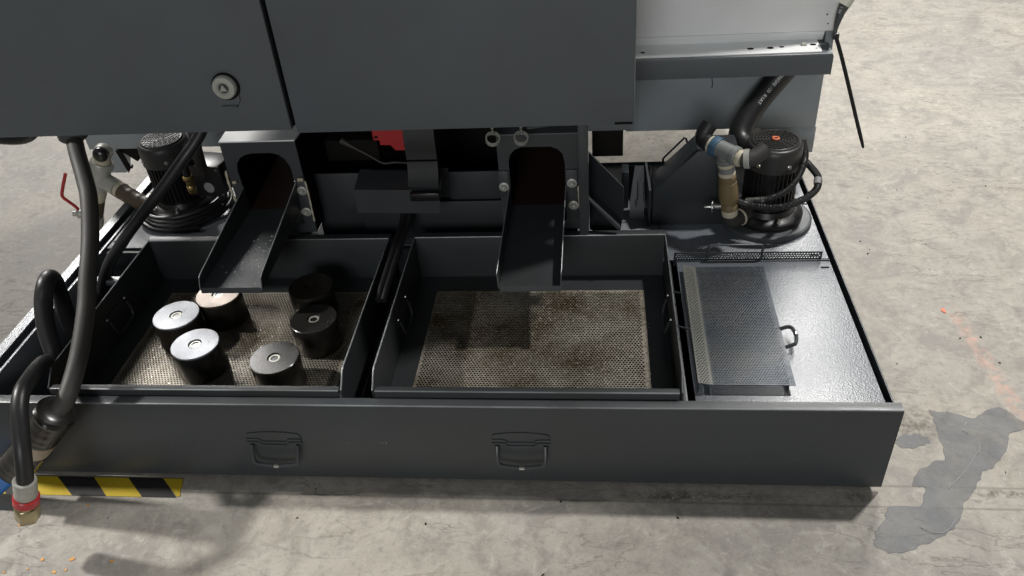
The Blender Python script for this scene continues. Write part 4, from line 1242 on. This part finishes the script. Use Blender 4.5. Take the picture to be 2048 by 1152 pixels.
# rear beam and foot seen under the left door
bx('rear_beam', -1.97, -1.20, 1.05, 1.10, 0.178, 0.34, 'grey', mc, 0.002)
bm = nb()
prism(bm, [(-1.955, 1.052, 0.177), (-1.888, 1.052, 0.177), (-1.874, 1.052, 0.135), (-1.886, 1.052, 0.100), (-1.950, 1.052, 0.101)], (0, 0.03, 0))
ft = obj('rear_foot', bm, 'grey', mc)
bm = nb()
prism(bm, [(-1.890, 1.050, 0.174), (-1.872, 1.050, 0.174), (-1.862, 1.050, 0.118), (-1.876, 1.050, 0.101)], (0, -0.003, 0))
prism(bm, [(-1.886, 1.053, 0.1765), (-1.80, 1.053, 0.1765), (-1.838, 1.053, 0.135)], (0, 0.02, 0))
tube(bm, [(-1.868, 1.046, 0.122), (-1.858, 1.044, 0.120), (-1.853, 1.044, 0.128)], 0.003, 8, n=4)
obj('foot_hook', bm, 'void', ft)
bm = nb()
tube(bm, [(-1.74, 0.42, 0.55), (-1.70, 0.42, 0.528), (-1.64, 0.42, 0.526), (-1.60, 0.42, 0.55)], 0.012, 12, n=5)
obj('under_grip', bm, 'black', mc)

# ================================================================== FLOOR THINGS
# hazard tape stuck to the floor in front of the tank
hz = empty('hazard_tape', (-1.48, -0.030, 0.0), 'yellow and black striped hazard tape on the floor below the tank front', 'hazard tape')
edge = [(-1.72, -1.745), (-1.66, -1.61), (-1.612, -1.560), (-1.559, -1.504), (-1.482, -1.434), (-1.411, -1.362), (-1.339, -1.293), (-1.297, -1.286)]
edge = [(-1.735, -1.690), (-1.690, -1.640), (-1.559 - 0.062, -1.504 - 0.072), (-1.559, -1.504), (-1.482, -1.434), (-1.411, -1.362), (-1.339, -1.293)]
tops = edge + [(-1.2975, -1.2905)]
yT, yB = -0.0035, -0.0485
for i, (a, b) in enumerate(zip(tops, tops[1:])):
    bm = nb()
    if i == len(tops) - 2:
        poly = [(a[0], yT), (b[0] - 0.002, yT), (b[0] + 0.004, yT - 0.015), (b[0] + 0.005, yT - 0.028), (a[1] + 0.006, yB + 0.004), (a[1], yB + 0.002)]
    else:
        poly = [(a[0], yT), (b[0], yT), (b[1], yB), (a[1], yB)]
    prism(bm, [(x, y, 0.0006) for x, y in poly], (0, 0, 0.0006))
    obj('stripe', bm, 'hz_yellow' if i % 2 == (len(tops) % 2) else 'hz_black', hz, smooth=False)

def puddle(name, pts, label, ridges=()):
    e = empty(name, (sum(p[0] for p in pts) / len(pts), sum(p[1] for p in pts) / len(pts), 0.0), label, 'puddle', 'puddles beside the tank')
    c = catmull([(x, y, 0) for x, y in pts] + [(pts[0][0], pts[0][1], 0)], 8)[:-1]
    bm = nb()
    mid = Vector((WL[e].x, WL[e].y, 0))
    a = [bm.verts.new((p.x + 0.0022 * math.sin(i * 1.13) * math.sin(i * 0.31), p.y + 0.0022 * math.cos(i * 0.87) * math.sin(i * 0.23 + 1), 0.0004)) for i, p in enumerate(c)]
    b = [bm.verts.new(Vector((v.co.x, v.co.y, 0.0012))) for v in a]
    n = len(a)
    for i in range(n):
        j, k = (i - 1) % n, (i + 1) % n
        t = Vector((a[k].co.x - a[j].co.x, a[k].co.y - a[j].co.y, 0)).normalized()
        b[i].co += Vector((t.y, -t.x, 0)) * (-0.0011 if SIGN[name] else 0.0011)
        b[i].co.z = 0.0012
    for i in range(n):
        bm.faces.new((a[i], a[(i + 1) % n], b[(i + 1) % n], b[i]))
    f = bm.faces.new(b)
    bmesh.ops.triangulate(bm, faces=[f])
    obj('liquid_film', bm, 'puddle', e, smooth=False)
    for r in ridges:
        bm = nb()
        tube(bm, [(x, y, 0.0014) for x, y in r], 0.0008, 8, n=10)
        obj('film_ridge', bm, 'water', e)
    return e
def area(pts):
    return sum(a[0] * b[1] - b[0] * a[1] for a, b in zip(pts, pts[1:] + pts[:1]))
PD = [(0.144, 0.201), (0.183, 0.196), (0.224, 0.183), (0.256, 0.206), (0.288, 0.207), (0.301, 0.181), (0.330, 0.160), (0.278, 0.145), (0.246, 0.095), (0.211, 0.059), (0.19, 0.047), (0.171, 0.018), (0.137, -0.021), (0.108, -0.068), (0.081, -0.089), (0.062, -0.1), (0.029, -0.116), (-0.005, -0.129), (-0.028, -0.123), (-0.040, -0.112), (-0.034, -0.098), (-0.028, -0.083), (-0.009, -0.062), (0.008, -0.033), (0.06, -0.028), (0.078, 0.011), (0.06, 0.012), (0.077, 0.045), (0.116, 0.072), (0.135, 0.078), (0.141, 0.124), (0.145, 0.169)]
PS = [(0.057, 0.113), (0.072, 0.132), (0.096, 0.138), (0.121, 0.13), (0.121, 0.118), (0.1, 0.107), (0.072, 0.101)]
SIGN = {'puddle': area(PD) > 0, 'small_puddle': area(PS) > 0}
puddle('puddle', PD, 'long irregular grey puddle on the concrete right of the tank', ridges=(
    [(0.207, 0.118), (0.203, 0.100), (0.190, 0.085), (0.170, 0.060), (0.150, 0.038), (0.118, 0.008)],
    [(0.045, -0.075), (0.062, -0.086), (0.085, -0.083), (0.112, -0.055)],
    [(0.205, 0.170), (0.190, 0.150), (0.197, 0.140)]))
puddle('small_puddle', PS, 'small oval grey puddle between tank corner and large puddle')

# paint drops
bm = nb()
for (x, y, r) in ((-1.57, -0.118, .006), (-1.429, -0.187, .007), (-1.484, -0.19, .005), (-1.448, -0.214, .006), (-1.429, -0.209, .004), (-1.540, -0.218, .004), (-1.353, -0.189, .005), (-1.46, -0.07, .004), (-1.50, -0.21, .003)):
    c0 = Vector((x, y, 0.0006))
    r *= 0.72
    prism(bm, [c0 + Vector((r * (0.6 + 0.5 * random.random()) * math.cos(a * math.pi / 5), r * (0.5 + 0.5 * random.random()) * math.sin(a * math.pi / 5), 0)) for a in range(10)], (0, 0, 0.0008))
pd = obj('paint_drops', bm, 'orange', smooth=False)
tag(pd, 'scattered orange paint drops on the floor below the hose fitting', 'paint drops', kind='stuff')
bm = nb()
c0 = Vector((0.272, 0.512, 0.0006))
prism(bm, [c0 + Vector((0.006 * (0.7 + 0.3 * random.random()) * math.cos(a * math.pi / 5), 0.009 * (0.7 + 0.4 * random.random()) * math.sin(a * math.pi / 5), 0)) for a in range(10)], (0, 0, 0.0008))
cp = obj('paint_drop', bm, 'coral', smooth=False)
tag(cp, 'single coral paint drop on the concrete right of the cover plate', 'paint drop')

# small chips and crumbs
def flakes(name, spots, mat, label, cat):
    bm = nb()
    for (x, y, z, s) in spots:
        a = random.random() * 6.28
        d = Vector((math.cos(a), math.sin(a), 0)) * s
        n_ = Vector((-d.y, d.x, 0)) * random.uniform(0.25, 0.7)
        c0 = Vector((x, y, z))
        prism(bm, [c0 + d, c0 + n_, c0 - d * 0.8, c0 - n_ * 0.7], (random.uniform(-.2, .2) * s, 0, s * random.uniform(0.25, 0.6)))
    o_ = obj(name, bm, mat, smooth=False)
    tag(o_, label, cat, kind='stuff')
sp = []
for _ in range(230):
    x, y = random.uniform(-0.84, -0.40), random.uniform(0.07, 0.41)
    sp.append((x, y, ZF + 0.0016, random.uniform(0.0007, 0.0023)))
for _ in range(110):
    sp.append((-0.405 + random.gauss(0, 0.004), random.uniform(0.07, 0.40), ZF + 0.0016, random.uniform(0.0008, 0.0020)))
flakes('metal_chips', sp, 'steel', 'tiny bright metal chips scattered over the right tray floor', 'metal chips')
sp = [(random.uniform(-1.0, -1.44), random.uniform(0.07, 0.40), ZF + 0.0016, random.uniform(0.0007, 0.0022)) for _ in range(170)]
flakes('metal_chips', sp, 'steel', 'tiny bright metal chips on the left tray floor between the mounts', 'metal chips')
sp = []
for _ in range(90):
    sp.append((random.gauss(-0.36, 0.05), -0.022 + random.gauss(0, 0.007), 0.0004, random.uniform(0.0006, 0.0022)))
for _ in range(40):
    sp.append((random.gauss(-0.24, 0.03), -0.02 + random.gauss(0, 0.005), 0.0004, random.uniform(0.0006, 0.0018)))
flakes('floor_crumbs', sp, 'galv', 'pale crumbs in the shadow along the foot of the tank front', 'crumbs')
sp = [(random.uniform(-1.6, 1.2), random.uniform(-0.25, 1.6), 0.0004, random.uniform(0.001, 0.0035)) for _ in range(220)]
sp = [s_ for s_ in sp if not (-1.7 < s_[0] < 0.01 and -0.01 < s_[1] < 0.88)]
flakes('floor_grit', sp, 'void', 'dark grit specks scattered over the concrete floor', 'grit')

bm = nb()
fl, fr_, el, er = Vector((-1.254, 0.4985, 0.302)), Vector((-1.142, 0.4985, 0.302)), Vector((-1.286, 0.26, 0.266)), Vector((-1.160, 0.26, 0.266))
for _ in range(60):
    u_, v_ = min(0.95, max(0.05, random.gauss(0.65, 0.2))), min(0.96, max(0.05, random.gauss(0.68, 0.2)))
    p = (fl * (1 - u_) + fr_ * u_) * (1 - v_) + (el * (1 - u_) + er * u_) * v_
    r = random.uniform(0.0007, 0.0020)
    lathe(bm, p + Vector((0, 0, 0.0001)), (0, 0, 1), [(0, r), (r * 0.3, r * 0.85), (r * 0.5, r * 0.4), (r * 0.55, r * 0.05)], 9)
wd = obj('water_drops', bm, 'water')
tag(wd, 'small shiny water drops on the floor of the left chute', 'water drops', kind='stuff')
